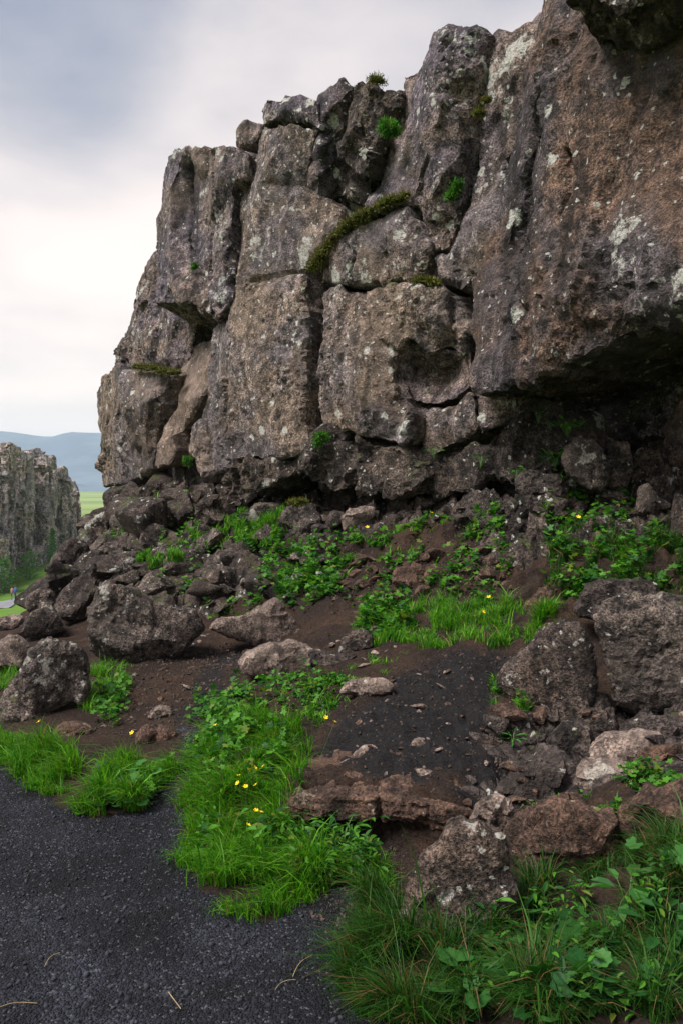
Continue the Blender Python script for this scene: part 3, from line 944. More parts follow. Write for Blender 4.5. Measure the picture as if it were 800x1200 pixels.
cb('basalt_block', [(377, 338, .4), (440, 333), (500, 333), (528, 338, .4), (540, 350, .3), (547, 380, .22), (548, 413, .2), (500, 416, .35), (477, 400, .45), (463, 418, .5), (462, 440, .5), (468, 460, .5), (481, 485, .48), (483, 508, .45), (473, 525, .5), (440, 516), (415, 509), (392, 501), (376, 501), (371, 470), (371, 420), (376, 385)],
   'cliff_warm', 'large lichen spotted block right of the deep vertical crack', off=0.50, inner=[(420, 370, .58), (400, 440, .62), (440, 480, .62), (490, 370, .52), (520, 370, .4), (440, 420, .58)],
   facet=0.7, rough=1.1, bevel=0.08, depth=1.5, cracks=[([(425, 340), (432, 375), (445, 400), (463, 415)], .04, .07), ([(410, 400), (420, 425)], .03, .05)])
cb('basalt_block', [(460, 412, .45), (478, 396, .4), (500, 412, .3), (550, 409, .2), (553, 452, .22), (530, 466, .25), (505, 476, .25), (480, 471, .3), (464, 455, .4)], 'cliff', 'smooth hollow scooped out beside the rusty block', off=0.2,
   inner=[(505, 432, -.06), (520, 445, -.08), (485, 432, .08), (535, 432, -.04), (500, 462, .14)], facet=0.3, rough=0.6, bevel=0.03, depth=1.0)
cb('basalt_block', [(480, 470, .2), (505, 477, .2), (530, 467), (554, 456), (561, 500), (546, 516), (520, 527), (500, 537), (494, 520), (494, 490)], 'cliff_warm', off=0.24, inner=[(525, 495, .3)], facet=0.6, rough=0.9, bevel=0.07, depth=1.0)
cb('basalt_block', [(553, 456), (600, 461), (596, 480), (582, 500), (560, 513), (556, 480)], 'cliff', off=0.30, facet=0.9, rough=1.2, bevel=0.07, depth=1.0)
# --- craggy band along the foot
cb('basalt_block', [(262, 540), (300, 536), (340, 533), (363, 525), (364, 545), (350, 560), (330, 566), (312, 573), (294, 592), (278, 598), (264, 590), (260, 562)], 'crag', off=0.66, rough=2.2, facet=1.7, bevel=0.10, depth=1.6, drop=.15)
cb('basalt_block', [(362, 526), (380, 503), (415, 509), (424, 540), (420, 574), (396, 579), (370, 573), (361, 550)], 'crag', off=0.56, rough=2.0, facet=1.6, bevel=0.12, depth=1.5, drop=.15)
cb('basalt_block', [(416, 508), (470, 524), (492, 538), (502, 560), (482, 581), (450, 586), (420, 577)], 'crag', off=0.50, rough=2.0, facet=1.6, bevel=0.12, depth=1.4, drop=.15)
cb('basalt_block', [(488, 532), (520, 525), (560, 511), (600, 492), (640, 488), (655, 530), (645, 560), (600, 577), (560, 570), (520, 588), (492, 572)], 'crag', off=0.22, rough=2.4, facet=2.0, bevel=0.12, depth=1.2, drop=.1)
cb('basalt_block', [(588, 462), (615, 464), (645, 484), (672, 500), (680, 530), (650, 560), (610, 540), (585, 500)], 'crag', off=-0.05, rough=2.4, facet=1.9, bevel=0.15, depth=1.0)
# --- right buttress
cb('basalt_buttress', [(641, -70, .5), (632, 0, .45), (627, 35, .45), (621, 65, .45), (611, 98, .45), (600, 130, .4), (599, 165, .42), (590, 200, .42), (579, 238, .4), (567, 280, .4), (559, 312, .42), (550, 336, .45), (545, 362, .5), (547, 400, .55), (548, 440, .6), (557, 461, .7), (590, 456, .85), (620, 447, .95), (660, 430, 1.05), (700, 415, 1.1), (740, 400, 1.15), (800, 384, 1.2), (960, 350, 1.2), (960, -70, 1.2)],
   'rust', 'huge rust brown overhanging buttress above the dark cave', off=1.0, inner=[(650, 60, .85), (640, 150, .85), (620, 230, .78), (600, 300, .78), (585, 380, .82), (600, 430, .9), (700, 100, 1.1), (700, 250, 1.2), (690, 330, 1.28), (650, 380, 1.15), (800, 100, 1.25), (800, 280, 1.45), (760, 330, 1.42), (800, 350, 1.4), (720, 395, 1.2)],
   facet=0.9, rough=1.0, bevel=0.07, depth=2.8, drop=0.12, h=0.036, jag=.05, cracks=[([(668, 180), (664, 260), (660, 330)], .05, .05), ([(618, 100), (608, 170), (598, 220), (585, 270)], .07, .18)])
cb('basalt_block', [(645, -120), (652, 3), (700, 9), (735, 8), (764, -3), (820, -40), (860, -120)], 'crag', 'cap rock jutting out at the top right', off=1.75, depth=1.6, drop=-.25, bevel=.1, rough=1.5)

# ------------------------------------------------------------------ boulders traced one by one
def bl(u, v, Y, r):
    LICHEN.append((at(u, v, Y), r))


for a in ((535, 1020, 2.7, .05), (520, 1035, 2.7, .05), (548, 1060, 2.7, .04), (530, 1075, 2.7, .03), (700, 908, 3.8, .09), (708, 904, 3.8, .06), (120, 690, 7.0, .10), (35, 765, 5.6, .07),
          (268, 690, 9.2, .2), (285, 685, 9.2, .16), (655, 800, 4.6, .05), (790, 745, 4.3, .06), (60, 757, 5.6, .05)):
    bl(*a)

BOULDERS = [
    # outline, Y, material, thickness, facet, size, label
    ([(103, 705), (112, 684), (128, 677), (150, 686), (180, 700), (205, 711), (232, 718), (241, 735), (226, 752), (205, 772), (190, 783), (165, 786), (130, 782), (108, 768), (100, 735)], 7.2, 'boulder', .38, .7, .7,
     'large slab sided boulder with pointed top above the worn trail'),
    ([(-6, 862), (2, 822), (18, 795), (32, 765), (45, 749), (66, 752), (92, 758), (103, 775), (109, 800), (101, 824), (78, 832), (60, 838), (42, 856), (20, 868)], 5.8, 'boulder', .36, .8, .6,
     'rounded grey boulder at the left edge of the picture'),
    ([(63, 706), (75, 690), (95, 672), (112, 658), (118, 690), (108, 714), (100, 727), (80, 726), (66, 718)], 8.8, 'crag', .30, 1.0, .5, 'black faced rock leaning behind the slab sided boulder'),
    ([(28, 714), (32, 696), (45, 689), (60, 691), (68, 705), (74, 716), (60, 724), (40, 724)], 9.2, 'boulder', .30, .9, .4, 'lichened rock on the upper left of the pile beside the valley view'),
    ([(20, 742), (30, 722), (45, 712), (62, 712), (75, 725), (78, 740), (60, 748), (30, 748)], 8.2, 'boulder', .30, .9, .4, 'white speckled rock just behind the rounded grey boulder'),
    ([(50, 692), (54, 666), (66, 655), (95, 668), (84, 690), (68, 698)], 10.0, 'crag', .3, 1.0, .5, 'brown rock at the far edge of the pile above the valley path'),
    ([(-12, 738), (0, 722), (28, 721), (32, 732), (12, 740)], 8.3, 'pale', .35, .6, .4, 'flat pale slab at the left edge nearest the valley path'),
    ([(-14, 778), (-2, 750), (18, 744), (36, 754), (34, 775), (8, 786)], 7.2, 'pale', .35, .6, .4, 'pale tan slab at the left edge beside the grey boulder'),
    ([(243, 737), (255, 722), (280, 721), (305, 711), (325, 701), (340, 717), (352, 735), (357, 750), (330, 756), (300, 758), (270, 748)], 7.5, 'pale', .26, .9, .5, 'pointed rock with pale flat top at the foot of the rubble'),
    ([(277, 778), (290, 763), (320, 753), (345, 750), (362, 758), (382, 764), (380, 790), (350, 794), (315, 793), (285, 790)], 6.05, 'pale', .32, .6, .4, 'flat tan slab roofing the grassy hollow'),
    ([(358, 762), (380, 762), (412, 774), (408, 790), (388, 797), (362, 792)], 5.95, 'crag', .22, 1.0, .4, 'dark broken rock at the end of the flat tan slab'),
    ([(396, 814), (405, 800), (425, 796), (450, 797), (463, 803), (458, 812), (430, 817)], 5.0, 'pale', .13, .5, .25, 'low pale stone at the top left of the black soil ledge'),
    ([(579, 796), (590, 778), (610, 760), (640, 736), (662, 728), (682, 731), (691, 752), (697, 777), (700, 805), (697, 832), (682, 838), (650, 836), (615, 830), (590, 815)], 4.85, 'brown', .30, .5, .5,
     'dark rounded boulder left of the big split boulder'),
    ([(692, 722), (712, 701), (740, 697), (775, 698), (800, 700), (870, 705), (885, 820), (800, 838), (760, 842), (735, 838), (719, 828), (713, 790), (706, 760)], 4.75, 'boulder', .42, .55, .6,
     'big grey boulder with sunken corner at the right edge'),
    ([(668, 714), (680, 692), (700, 677), (730, 678), (770, 682), (774, 702), (740, 714), (700, 724), (675, 727)], 5.6, 'crag', .22, 1.0, .4, 'long dark rock lying behind the two right hand boulders'),
    ([(686, 900), (690, 877), (710, 863), (750, 860), (775, 865), (787, 885), (779, 908), (745, 915), (705, 915)], 4.05, 'pale', .24, .6, .35, 'smooth brown stone below the big grey boulder'),
    ([(663, 918), (680, 898), (705, 892), (735, 898), (756, 912), (745, 930), (700, 936)], 3.85, 'pale', .2, .7, .35, 'low brown stone bearing a white lichen patch'),
    ([(583, 918), (592, 893), (615, 886), (632, 892), (635, 922), (612, 938), (588, 934)], 4.0, 'crag', .14, 1.1, .3, 'small black rock at the right end of the soil ledge'),
    ([(636, 905), (640, 866), (662, 848), (690, 852), (700, 880), (690, 905), (660, 912)], 4.35, 'crag', .2, 1.1, .35, 'black hollow sided rock under the rounded right boulder'),
    ([(720, 872), (728, 846), (765, 840), (810, 842), (840, 872), (800, 888), (750, 884)], 4.35, 'crag', .25, 1.1, .35, 'dark rock wedged under the big grey boulder'),
    ([(466, 1082), (475, 1045), (500, 1000), (530, 968), (560, 966), (592, 975), (606, 1000), (602, 1040), (592, 1082), (574, 1124), (548, 1152), (505, 1148), (475, 1120)], 2.95, 'brown', .20, .8, .35,
     'lichen crusted boulder in the foreground grass'),
    ([(584, 988), (600, 970), (640, 946), (690, 944), (726, 960), (722, 1002), (690, 1016), (650, 1020), (612, 1028), (594, 1010)], 3.25, 'earthrock', .2, 1.2, .32, 'undercut brown rock above the foreground grass'),
    ([(712, 990), (730, 945), (760, 925), (800, 915), (870, 920), (880, 1010), (790, 1015), (745, 1008)], 3.25, 'earthrock', .25, .7, .4, 'brown earthy lump at the right edge above the grass'),
    ([(157, 873), (165, 857), (185, 850), (205, 855), (213, 875), (211, 895), (185, 900), (160, 894)], 5.15, 'earthrock', .17, 1.0, .3, 'squat brown rock in the grass left of the trail'),
    ([(170, 842), (178, 830), (190, 826), (203, 830), (206, 843), (190, 849)], 5.6, 'pale', .12, .8, .25, 'small pale rock above the squat brown rock'),
    ([(60, 862), (72, 849), (104, 849), (114, 856), (98, 870), (70, 871)], 5.3, 'earthrock', .18, .6, .3, 'flat rusty stone below the rounded grey boulder'),
    ([(270, 896), (276, 882), (290, 876), (304, 882), (306, 896), (288, 901)], 4.45, 'pale', .09, .6, .2, 'pale stone half hidden in the bright grass'),
    ([(548, 965), (560, 940), (580, 932), (600, 940), (606, 965), (585, 978)], 3.45, 'pale', .1, .9, .25, 'pale chunk resting on top of the lichen crusted boulder'),
    # under the overhang on the right
    ([(655, 545), (661, 522), (675, 511), (696, 512), (708, 530), (713, 556), (706, 575), (685, 575), (668, 565)], 7.7, 'boulder', .3, .9, .45, 'grey angular rock under the cave roof'),
    ([(706, 534), (715, 517), (738, 519), (741, 550), (733, 572), (712, 575)], 7.75, 'crag', .3, .6, .4, 'flat faced dark rock beside the angular rock in the cave'),
    ([(583, 620), (588, 592), (604, 577), (640, 577), (664, 585), (663, 612), (642, 626), (600, 628)], 7.75, 'crag', .3, 1.1, .45, 'dark cracked block at the left side of the cave mouth'),
    ([(584, 628), (626, 625), (628, 648), (616, 660), (586, 660)], 7.6, 'crag', .22, .6, .35, 'square block below the dark cracked block'),
    ([(742, 600), (748, 570), (760, 565), (768, 580), (764, 602)], 7.2, 'boulder', .15, .8, .3, 'small upright grey rock deep in the cave'),
    ([(605, 582), (600, 560), (622, 548), (650, 556), (662, 578), (640, 588)], 7.9, 'crag', .22, 1.2, .4, 'rough ledge rock above the dark cracked block'),
    ([(778, 560), (782, 500), (800, 450), (840, 430), (890, 650), (808, 650), (796, 600)], 7.9, 'rust', .4, .8, .7, 'dark rusty rock wall closing the cave at the right edge'),
    # below the cliff foot
    ([(292, 612), (294, 594), (308, 587), (330, 590), (334, 606), (318, 617)], 10.7, 'boulder', .25, .9, .4, 'grey rock left of the round mossy topped rock'),
    ([(324, 617), (330, 596), (345, 586), (362, 588), (375, 605), (380, 626), (366, 641), (345, 645), (328, 635)], 10.1, 'boulder', .34, 1.1, .5, 'round cracked rock with moss on top below the cliff'),
    ([(399, 602), (408, 592), (440, 593), (444, 604), (430, 613), (418, 616), (404, 625)], 9.4, 'pale', .22, .9, .4, 'pale flat bottomed rock in the dark slot below the cliff'),
    ([(228, 606), (232, 588), (250, 580), (264, 586), (268, 606), (252, 618), (236, 618)], 11.0, 'crag', .28, 1.1, .45, 'dark round rock above the green moss bank'),
    ([(242, 720), (242, 676), (250, 661), (275, 664), (300, 680), (304, 706), (296, 720), (262, 724)], 9.2, 'boulder', .34, 1.0, .5, 'brown block with large white lichen patch in the rubble'),
    ([(158, 664), (165, 622), (172, 612), (195, 614), (197, 650), (191, 666)], 11.2, 'boulder', .3, .6, .5, 'square sided purple grey block in the rubble'),
    ([(138, 660), (140, 634), (158, 626), (168, 640), (160, 664)], 11.4, 'boulder', .25, .8, .4, 'pale wedge of rock left of the square sided block'),
    ([(192, 680), (196, 648), (206, 635), (218, 650), (214, 682)], 11.0, 'pale', .25, 1.0, .4, 'upright pale rock right of the square sided block'),
    ([(206, 668), (210, 640), (222, 630), (244, 638), (250, 655), (240, 668)], 10.5, 'crag', .3, 1.1, .45, 'dark hollow rock under the green moss bank'),
    ([(60, 662), (66, 640), (84, 630), (104, 640), (110, 662), (90, 676), (70, 674)], 11.4, 'crag', .35, 1.1, .5, 'jagged dark rock on the skyline of the rubble beside the valley'),
    ([(98, 648), (100, 618), (112, 602), (130, 602), (140, 625), (130, 652), (112, 658)], 12.4, 'crag', .35, 1.2, .55, 'jagged rock stacked under the cliff left end'),
    ([(128, 606), (120, 580), (134, 566), (158, 566), (168, 586), (156, 606)], 13.4, 'crag', .35, 1.2, .55, 'dark speckled rock directly under the rounded end block'),
    ([(162, 600), (160, 574), (182, 562), (210, 566), (218, 590), (200, 604), (178, 606)], 12.8, 'crag', .35, 1.2, .55, 'broken grey rock right of the dark speckled rock'),
    ([(196, 636), (194, 612), (210, 600), (232, 606), (236, 628), (218, 640)], 11.9, 'crag', .3, 1.1, .5, 'brown broken rock among the moss left of centre'),
    # in the earth bank
    ([(458, 684), (462, 666), (480, 660), (496, 664), (498, 684), (480, 692)], 7.5, 'earthrock', .16, .9, .35, 'reddish rock bedded in the earth bank'),
    ([(494, 688), (496, 666), (510, 660), (524, 668), (522, 686), (508, 692)], 7.45, 'earthrock', .15, .9, .35, 'second reddish rock bedded in the earth bank'),
    ([(552, 700), (558, 684), (585, 680), (608, 686), (606, 704), (580, 710)], 7.1, 'earthrock', .18, .8, .35, 'rusty flat rock at the right of the earth bank'),
    ([(606, 742), (610, 708), (628, 692), (652, 690), (654, 710), (634, 724), (620, 744)], 6.3, 'earthrock', .16, .9, .35, 'dark earthy rock standing beside the small grass patch'),
    ([(395, 768), (400, 748), (415, 738), (436, 742), (440, 760), (420, 772)], 6.5, 'crag', .18, 1.1, .35, 'knobbly brown rocks by the leafy hollow'),
]
for (ol, Y, mt, th, fc, sz, lb) in BOULDERS:
    boulder('earth_lump' if 'lump' in lb else 'rock_wall' if 'wall closing' in lb else 'boulder' if 'boulder' in lb else 'rock', ol, Y, M[mt], thick=th, facet=fc, size=sz, h=max(0.013, 0.0037 * Y), label=lb, rough=1.3,
            cat='rock wall' if 'wall closing' in lb else 'boulder' if 'boulder' in lb else 'rock')

# brown rock crust along the ledge lip: slabs running back under the black soil
LEDGE = Plane(at(430, 940, 3.71), (-0.05, -1.0))
o = block('rock_crust', [(326, 954, -.10), (330, 941, -.10), (345, 934, -.04), (385, 932), (425, 933), (470, 936, .03), (505, 942, .06), (540, 948, .08), (562, 958, .06), (550, 972, .06), (515, 974, .05), (470, 968, .03), (425, 964), (385, 960), (345, 961, -.05)],
          M['earthrock'], None, plane=LEDGE, off=.02, h=.011, bevel=.12, depth=.55, drop=.03, rough=1.0, facet=.7, size=.26, aniso=1.8, strata=.03, jag=.04,
          cracks=[([(442, 920), (446, 945), (440, 970)], .015, .05), ([(505, 930), (500, 972)], .012, .03)])
tag(o, 'layered reddish brown rock crust along the lip of the soil ledge', 'rock')


# ------------------------------------------------------------------ loose rubble: a few shapes, many copies
def ico(sub):
    import bmesh
    bm = bmesh.new()
    bmesh.ops.create_icosphere(bm, subdivisions=sub, radius=1)
    V = np.array([v.co[:] for v in bm.verts])
    T = np.array([[v.index for v in f.verts] for f in bm.faces])
    bm.free()
    return V, T


def rock_shape(seed, sub, detail=1.0):
    rng = np.random.default_rng(seed)
    V, T = ico(sub)
    n = rng.normal(size=(8, 3))
    n /= np.linalg.norm(n, axis=1)[:, None]
    d = rng.uniform(0.45, 0.85, 8)
    q = V @ n.T
    r = np.where(q > 0.05, d / np.maximum(q, 0.05), 9).min(1)
    r = np.minimum(r, 1.5)
    V = V * r[:, None] * np.array((1.0, rng.uniform(.6, .9), rng.uniform(.55, .85)))
    N = vnormals(V, T)
    V = V + N * (rock_relief(V * 1.0 + seed * 3.3, 1.1, 1.0, 0.35, seed)[:, None]) * detail
    return V, T


def proto_meshes(mat, seeds, sub):
    r = []
    for s in seeds:
        V, T = rock_shape(s, sub)
        o = mesh_obj('rock', V, T, mat, attrs={'lichen': np.zeros(len(V))}, sharp=R(28))
        r.append(o.data)
        bpy.data.objects.remove(o)
    return r


PR = {'crag': proto_meshes(M['crag'], range(1, 8), 4), 'boulder': proto_meshes(M['boulder'], range(11, 16), 4), 'earthrock': proto_meshes(M['earthrock'], range(21, 26), 4),
      'pale': proto_meshes(M['pale'], range(31, 36), 3)}


def loose(name, key, p, s, label, cat, group, flatz=1.0, sink=0.42):
    o = bpy.data.objects.new(name, random.choice(PR[key]))
    COL.objects.link(o)
    o.rotation_euler = (random.uniform(-.4, .4), random.uniform(-.4, .4), random.uniform(0, 6.28))
    k = random.uniform(.85, 1.15)
    o.scale = (s * k, s / k, s * flatz * random.uniform(.8, 1.15))
    o.location = (p[0], p[1], p[2] + s * flatz * (0.5 - sink))
    return tag(o, label, cat, group)


def scatter_px(poly, n, mind=0.0):
    poly = np.array(poly, float)
    lo, hi = poly.min(0), poly.max(0)
    res = []
    tries = 0
    while len(res) < n and tries < n * 40:
        tries += 1
        q = np.array((random.uniform(lo[0], hi[0]), random.uniform(lo[1], hi[1])))
        if inpoly(q[None], poly)[0] and all(np.hypot(*(q - r)) > mind for r in res):
            res.append(q)
    return res


ZONES = [
    ([(58, 692), (75, 655), (106, 620), (124, 588), (200, 570), (240, 590), (235, 650), (240, 700), (180, 690), (130, 672), (100, 680), (70, 710)], 85, 8, (15, 48), ('crag', 'crag', 'boulder'), 'rubble_rock',
     'angular dark rock in the rubble slope below the left end of the cliff', 'rubble slope rocks'),
    ([(240, 600), (320, 610), (400, 640), (380, 700), (300, 700), (250, 720)], 46, 9, (10, 32), ('crag', 'crag', 'boulder'), 'rubble_rock',
     'brown rock in the green rubble bank under the middle of the cliff', 'middle rubble bank rocks'),
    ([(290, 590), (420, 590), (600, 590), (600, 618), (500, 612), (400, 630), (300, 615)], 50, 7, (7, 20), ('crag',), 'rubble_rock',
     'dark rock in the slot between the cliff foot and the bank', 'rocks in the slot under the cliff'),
    ([(400, 660), (480, 650), (590, 640), (605, 690), (560, 690), (450, 700), (390, 710)], 60, 7, (5, 15), ('earthrock',), 'earth_stone',
     'reddish brown stone sticking out of the earth bank', 'stones in the earth bank'),
    ([(600, 500), (660, 500), (760, 575), (790, 620), (700, 620), (600, 600), (580, 540)], 60, 7, (7, 20), ('crag',), 'rubble_rock',
     'dark rock on the shaded ledges around the cave mouth', 'rocks around the cave mouth'),
    ([(560, 840), (640, 830), (720, 840), (800, 850), (1050, 820), (1050, 900), (800, 900), (690, 870), (640, 930), (600, 950), (540, 960)], 78, 9, (9, 30), ('crag', 'crag', 'earthrock'), 'rubble_rock',
     'dark rock in the jumble below the right hand boulders', 'rocks below the right boulders'),
    ([(100, 780), (190, 775), (260, 750), (300, 765), (240, 850), (210, 860), (120, 860)], 30, 10, (3, 8), ('earthrock', 'pale'), 'trail_stone',
     'small stone lying on the worn brown trail', 'stones on the worn trail'),
    ([(360, 900), (420, 830), (480, 780), (600, 770), (570, 900), (480, 920)], 55, 9, (2, 7), ('earthrock', 'earthrock', 'pale'), 'ledge_stone',
     'small stone scattered on the black soil ledge', 'stones on the black soil ledge'),
    ([(380, 745), (440, 735), (470, 760), (420, 790), (400, 780)], 14, 9, (5, 12), ('crag', 'pale'), 'rubble_rock',
     'broken rock beside the flat tan slab', 'rocks beside the tan slab'),
    ([(600, 940), (720, 930), (800, 900), (800, 960), (700, 950), (600, 990)], 16, 10, (4, 12), ('earthrock', 'pale'), 'earth_stone',
     'small stone on the grassy ledge at lower right', 'stones on the lower right ledge'),
    ([(200, 770), (250, 740), (215, 765)], 10, 4, (4, 9), ('pale', 'boulder'), 'trail_stone', 'stone at the foot of the slab sided boulder', 'stones at the slab boulder foot'),
]
MARKS = [(sum(p[0] for p in b[0]) / len(b[0]), sum(p[1] for p in b[0]) / len(b[0]), b[6]) for b in BOULDERS if 'second' not in b[6]]
COLOUR = {'crag': 'dark', 'boulder': 'grey', 'earthrock': 'reddish brown', 'pale': 'pale'}
made = {}
for poly, n, md, (s0, s1), keys, nm, lb, gp in ZONES:
    for q in scatter_px(poly, n, md):
        p = hit(*q)
        s = random.uniform(s0, s1) * (1 if random.random() < .7 else .7) / F * p[1] * 0.5 * 1.5
        key = random.choice(keys)
        o = loose(nm, key, p, s, lb, 'stone' if 'stone' in nm else 'rock', gp, flatz=random.uniform(.7, 1.1) if s > .06 else .6, sink=.55 if nm == 'rubble_rock' else .42)
        mu, mv, ml = min(MARKS, key=lambda m_: (m_[0] - q[0]) ** 2 + (m_[1] - q[1]) ** 2)
        du, dv = q[0] - mu, q[1] - mv
        rel = ('left of' if du < 0 else 'right of') if abs(du) > abs(dv) else ('above' if dv < 0 else 'below')
        made.setdefault((COLOUR[key], o['category'], rel, ml), []).append((s, o))
RANK = ['largest'] + [x + ' largest' for x in 'second third fourth fifth sixth seventh eighth ninth tenth eleventh twelfth thirteenth fourteenth fifteenth sixteenth seventeenth eighteenth nineteenth twentieth'.split()] + ['twenty-%s largest' % x for x in 'first second third fourth fifth sixth seventh eighth ninth'.split()]
for (c_, k_, rel, ml), lst in made.items():
    lst.sort(key=lambda t: -t[0])
    for i, (s_, o) in enumerate(lst):
        r_ = ('' if len(lst) == 1 else 'small' if i >= len(RANK) else RANK[i])
        w_ = f'{r_} {c_} {k_} {rel} the {ml}'.split()
        o['label'] = ' '.join(w_[:16])

# hand placed flat stones on the ledge
for (u, v, wpx, lb) in ((422, 886, 26, 'flat pale stone in the middle of the black soil ledge'), (492, 872, 18, 'pale stone with dark neighbour on the black soil ledge'), (512, 880, 14, 'dark brown stone right of the pale one on the soil ledge'),
                        (518, 806, 13, 'pale stone far back on the black soil ledge'), (490, 830, 22, 'thin flat stone half sunk in the soil ledge'), (496, 905, 16, 'reddish stone near the ledge lip'),
                        (222, 808, 16, 'pale chip on the worn trail'), (177, 943, 8, 'white pebble on the gravel beside the grass'), (345, 1068, 6, 'white pebble on the dark soil below the ledge')):
    p = hit(u, v)
    loose('flat_stone', 'pale', p, wpx / F * p[1] * .55, lb, 'stone', None, flatz=.45, sink=.2)

# gravel chips on the path
def instance_mesh(tv, tt, pos, rot, scl):
    """many copies of a small template joined into arrays; rot (N,3,3), scl (N,) or (N,3)"""
    n, k = len(pos), len(tv)
    scl = scl[:, None] if scl.ndim == 1 else scl
    V = np.einsum('nij,nkj->nki', rot, tv[None] * scl[:, None, :]) + pos[:, None, :]
    T = (tt[None] + (np.arange(n) * k)[:, None, None]).reshape(-1, tt.shape[1])
    return V.reshape(-1, 3), T


def rots(n, rng, tilt=3.14):
    a, b, c = rng.uniform(0, 6.283, n), rng.uniform(-tilt, tilt, n), rng.uniform(-tilt, tilt, n)
    ca, sa, cb_, sb, cc, sc_ = np.cos(a), np.sin(a), np.cos(b), np.sin(b), np.cos(c), np.sin(c)
    Rz = np.stack([np.stack([ca, -sa, 0 * a], 1), np.stack([sa, ca, 0 * a], 1), np.stack([0 * a, 0 * a, 1 + 0 * a], 1)], 1)
    Rx = np.stack([np.stack([1 + 0 * a, 0 * a, 0 * a], 1), np.stack([0 * a, cb_, -sb], 1), np.stack([0 * a, sb, cb_], 1)], 1)
    Ry = np.stack([np.stack([cc, 0 * a, sc_], 1), np.stack([0 * a, 1 + 0 * a, 0 * a], 1), np.stack([-sc_, 0 * a, cc], 1)], 1)
    return Rz @ Rx @ Ry


def in_region(poly, n, rng):
    lo, hi = poly.min(0), poly.max(0)
    res = np.zeros((0, 2))
    while len(res) < n:
        q = rng.uniform(lo, hi, (n * 2, 2))
        res = np.concatenate([res, q[inpoly(q, poly)]])
    return res[:n]


tv, tt = ico(1)
tv = tv * (1 + 0.25 * perlin(tv * 1.7 + 3)[:, None]) * np.array((1, .8, .6))
xy = in_region(path_poly, 60000, RNG)
dd = np.hypot(xy[:, 0], xy[:, 1])
keep = (dd < 6.5) & (dd > 1.8) & (xy[:, 0] > -3.2) & (RNG.uniform(size=len(xy)) < np.clip(3.3 / dd, 0, 1) ** 1.5)
xy = xy[keep][:26000]
sz = 0.0026 + 0.012 * RNG.uniform(size=len(xy)) ** 7.0
V, T = instance_mesh(tv, tt, np.stack([xy[:, 0], xy[:, 1], gz(xy[:, 0], xy[:, 1]) + 0.002], 1), rots(len(xy), RNG), sz)
tag(mesh_obj('gravel', V, T, M['stone_chip']), 'loose dark gravel strewn over the path', 'gravel', kind='stuff')


M['grit'] = plain_mat('soil_grit', (0.050, 0.036, 0.029), 0.9, 0.8, 11.0)
gp = [in_region(region(p), n_, RNG) for p, n_ in (
    ([(340, 915), (400, 830), (480, 775), (600, 768), (600, 900), (540, 935)], 1200), ([(110, 860), (130, 790), (260, 750), (300, 765), (230, 870)], 2400),
    ([(200, 950), (215, 860), (240, 860), (225, 950)], 900), ([(340, 1060), (345, 985), (520, 985), (500, 1040), (400, 1110)], 1500),
    ([(580, 850), (800, 845), (800, 930), (580, 950)], 2600), ([(380, 720), (400, 640), (600, 610), (610, 700)], 3000), ([(560, 850), (600, 840), (640, 850), (600, 900)], 500))]
xy = np.concatenate(gp)
sz = (0.0026 + 0.011 * RNG.uniform(size=len(xy)) ** 5.0) * np.clip(xy[:, 1] / 4.5, .8, 1.6)
V, T = instance_mesh(tv, tt, np.stack([xy[:, 0], xy[:, 1], gz(xy[:, 0], xy[:, 1]) + 0.002], 1), rots(len(xy), RNG), sz)
tag(mesh_obj('grit', V, T, M['grit'], smooth=False), 'crumbs of brown stone strewn over the bare soil', 'grit', kind='stuff')


# ------------------------------------------------------------------ grass and herbs
def blades(P, H, W, lean, rng, az=None, segs=3):
    """curved tapered blades; P base points, H heights, W widths, lean 0..1"""
    n = len(P)
    az = rng.uniform(0, 6.283, n) if az is None else az
    d = np.stack([np.cos(az), np.sin(az), 0 * az], 1)
    fa = az + 1.57 + rng.uniform(-.9, .9, n)
    wv = np.stack([np.cos(fa), np.sin(fa), 0 * fa], 1) * (W / 2)[:, None]
    rows = []
    for k in range(segs + 1):
        t = k / segs
        c = P + d * (lean * H * t * t)[:, None] + np.array((0, 0, 1.0)) * (H * (t - 0.42 * lean * t * t * t))[:, None]
        f = (1 - t) ** 0.75 if k < segs else 0.04
        rows.append(np.stack([c - wv * f, c + wv * f], 1))
    V = np.concatenate(rows, 1).reshape(-1, 3)
    m = 2 * (segs + 1)
    q = np.array([(2 * k, 2 * k + 1, 2 * k + 3, 2 * k + 2) for k in range(segs)])
    T = (q[None] + (np.arange(n) * m)[:, None, None]).reshape(-1, 4)
    return V, T, m


def clumpy(poly, n, rng, scale=5.0, thr=-0.25):
    xy = in_region(poly, n * 2, rng)
    P0 = np.concatenate([xy, np.full((len(xy), 1), 1.7)], 1)
    wob = 0.05 * np.sqrt(np.ptp(poly, axis=0).min())
    xy = xy + wob * 2.2 * np.stack([fbm(P0 * 6, 2), fbm(P0 * 6 + 50, 2)], 1) + rng.normal(0, wob * .5, xy.shape)
    P = np.concatenate([xy * scale, np.full((len(xy), 1), 3.3)], 1)
    return xy[fbm(P, 2) > thr][:n]


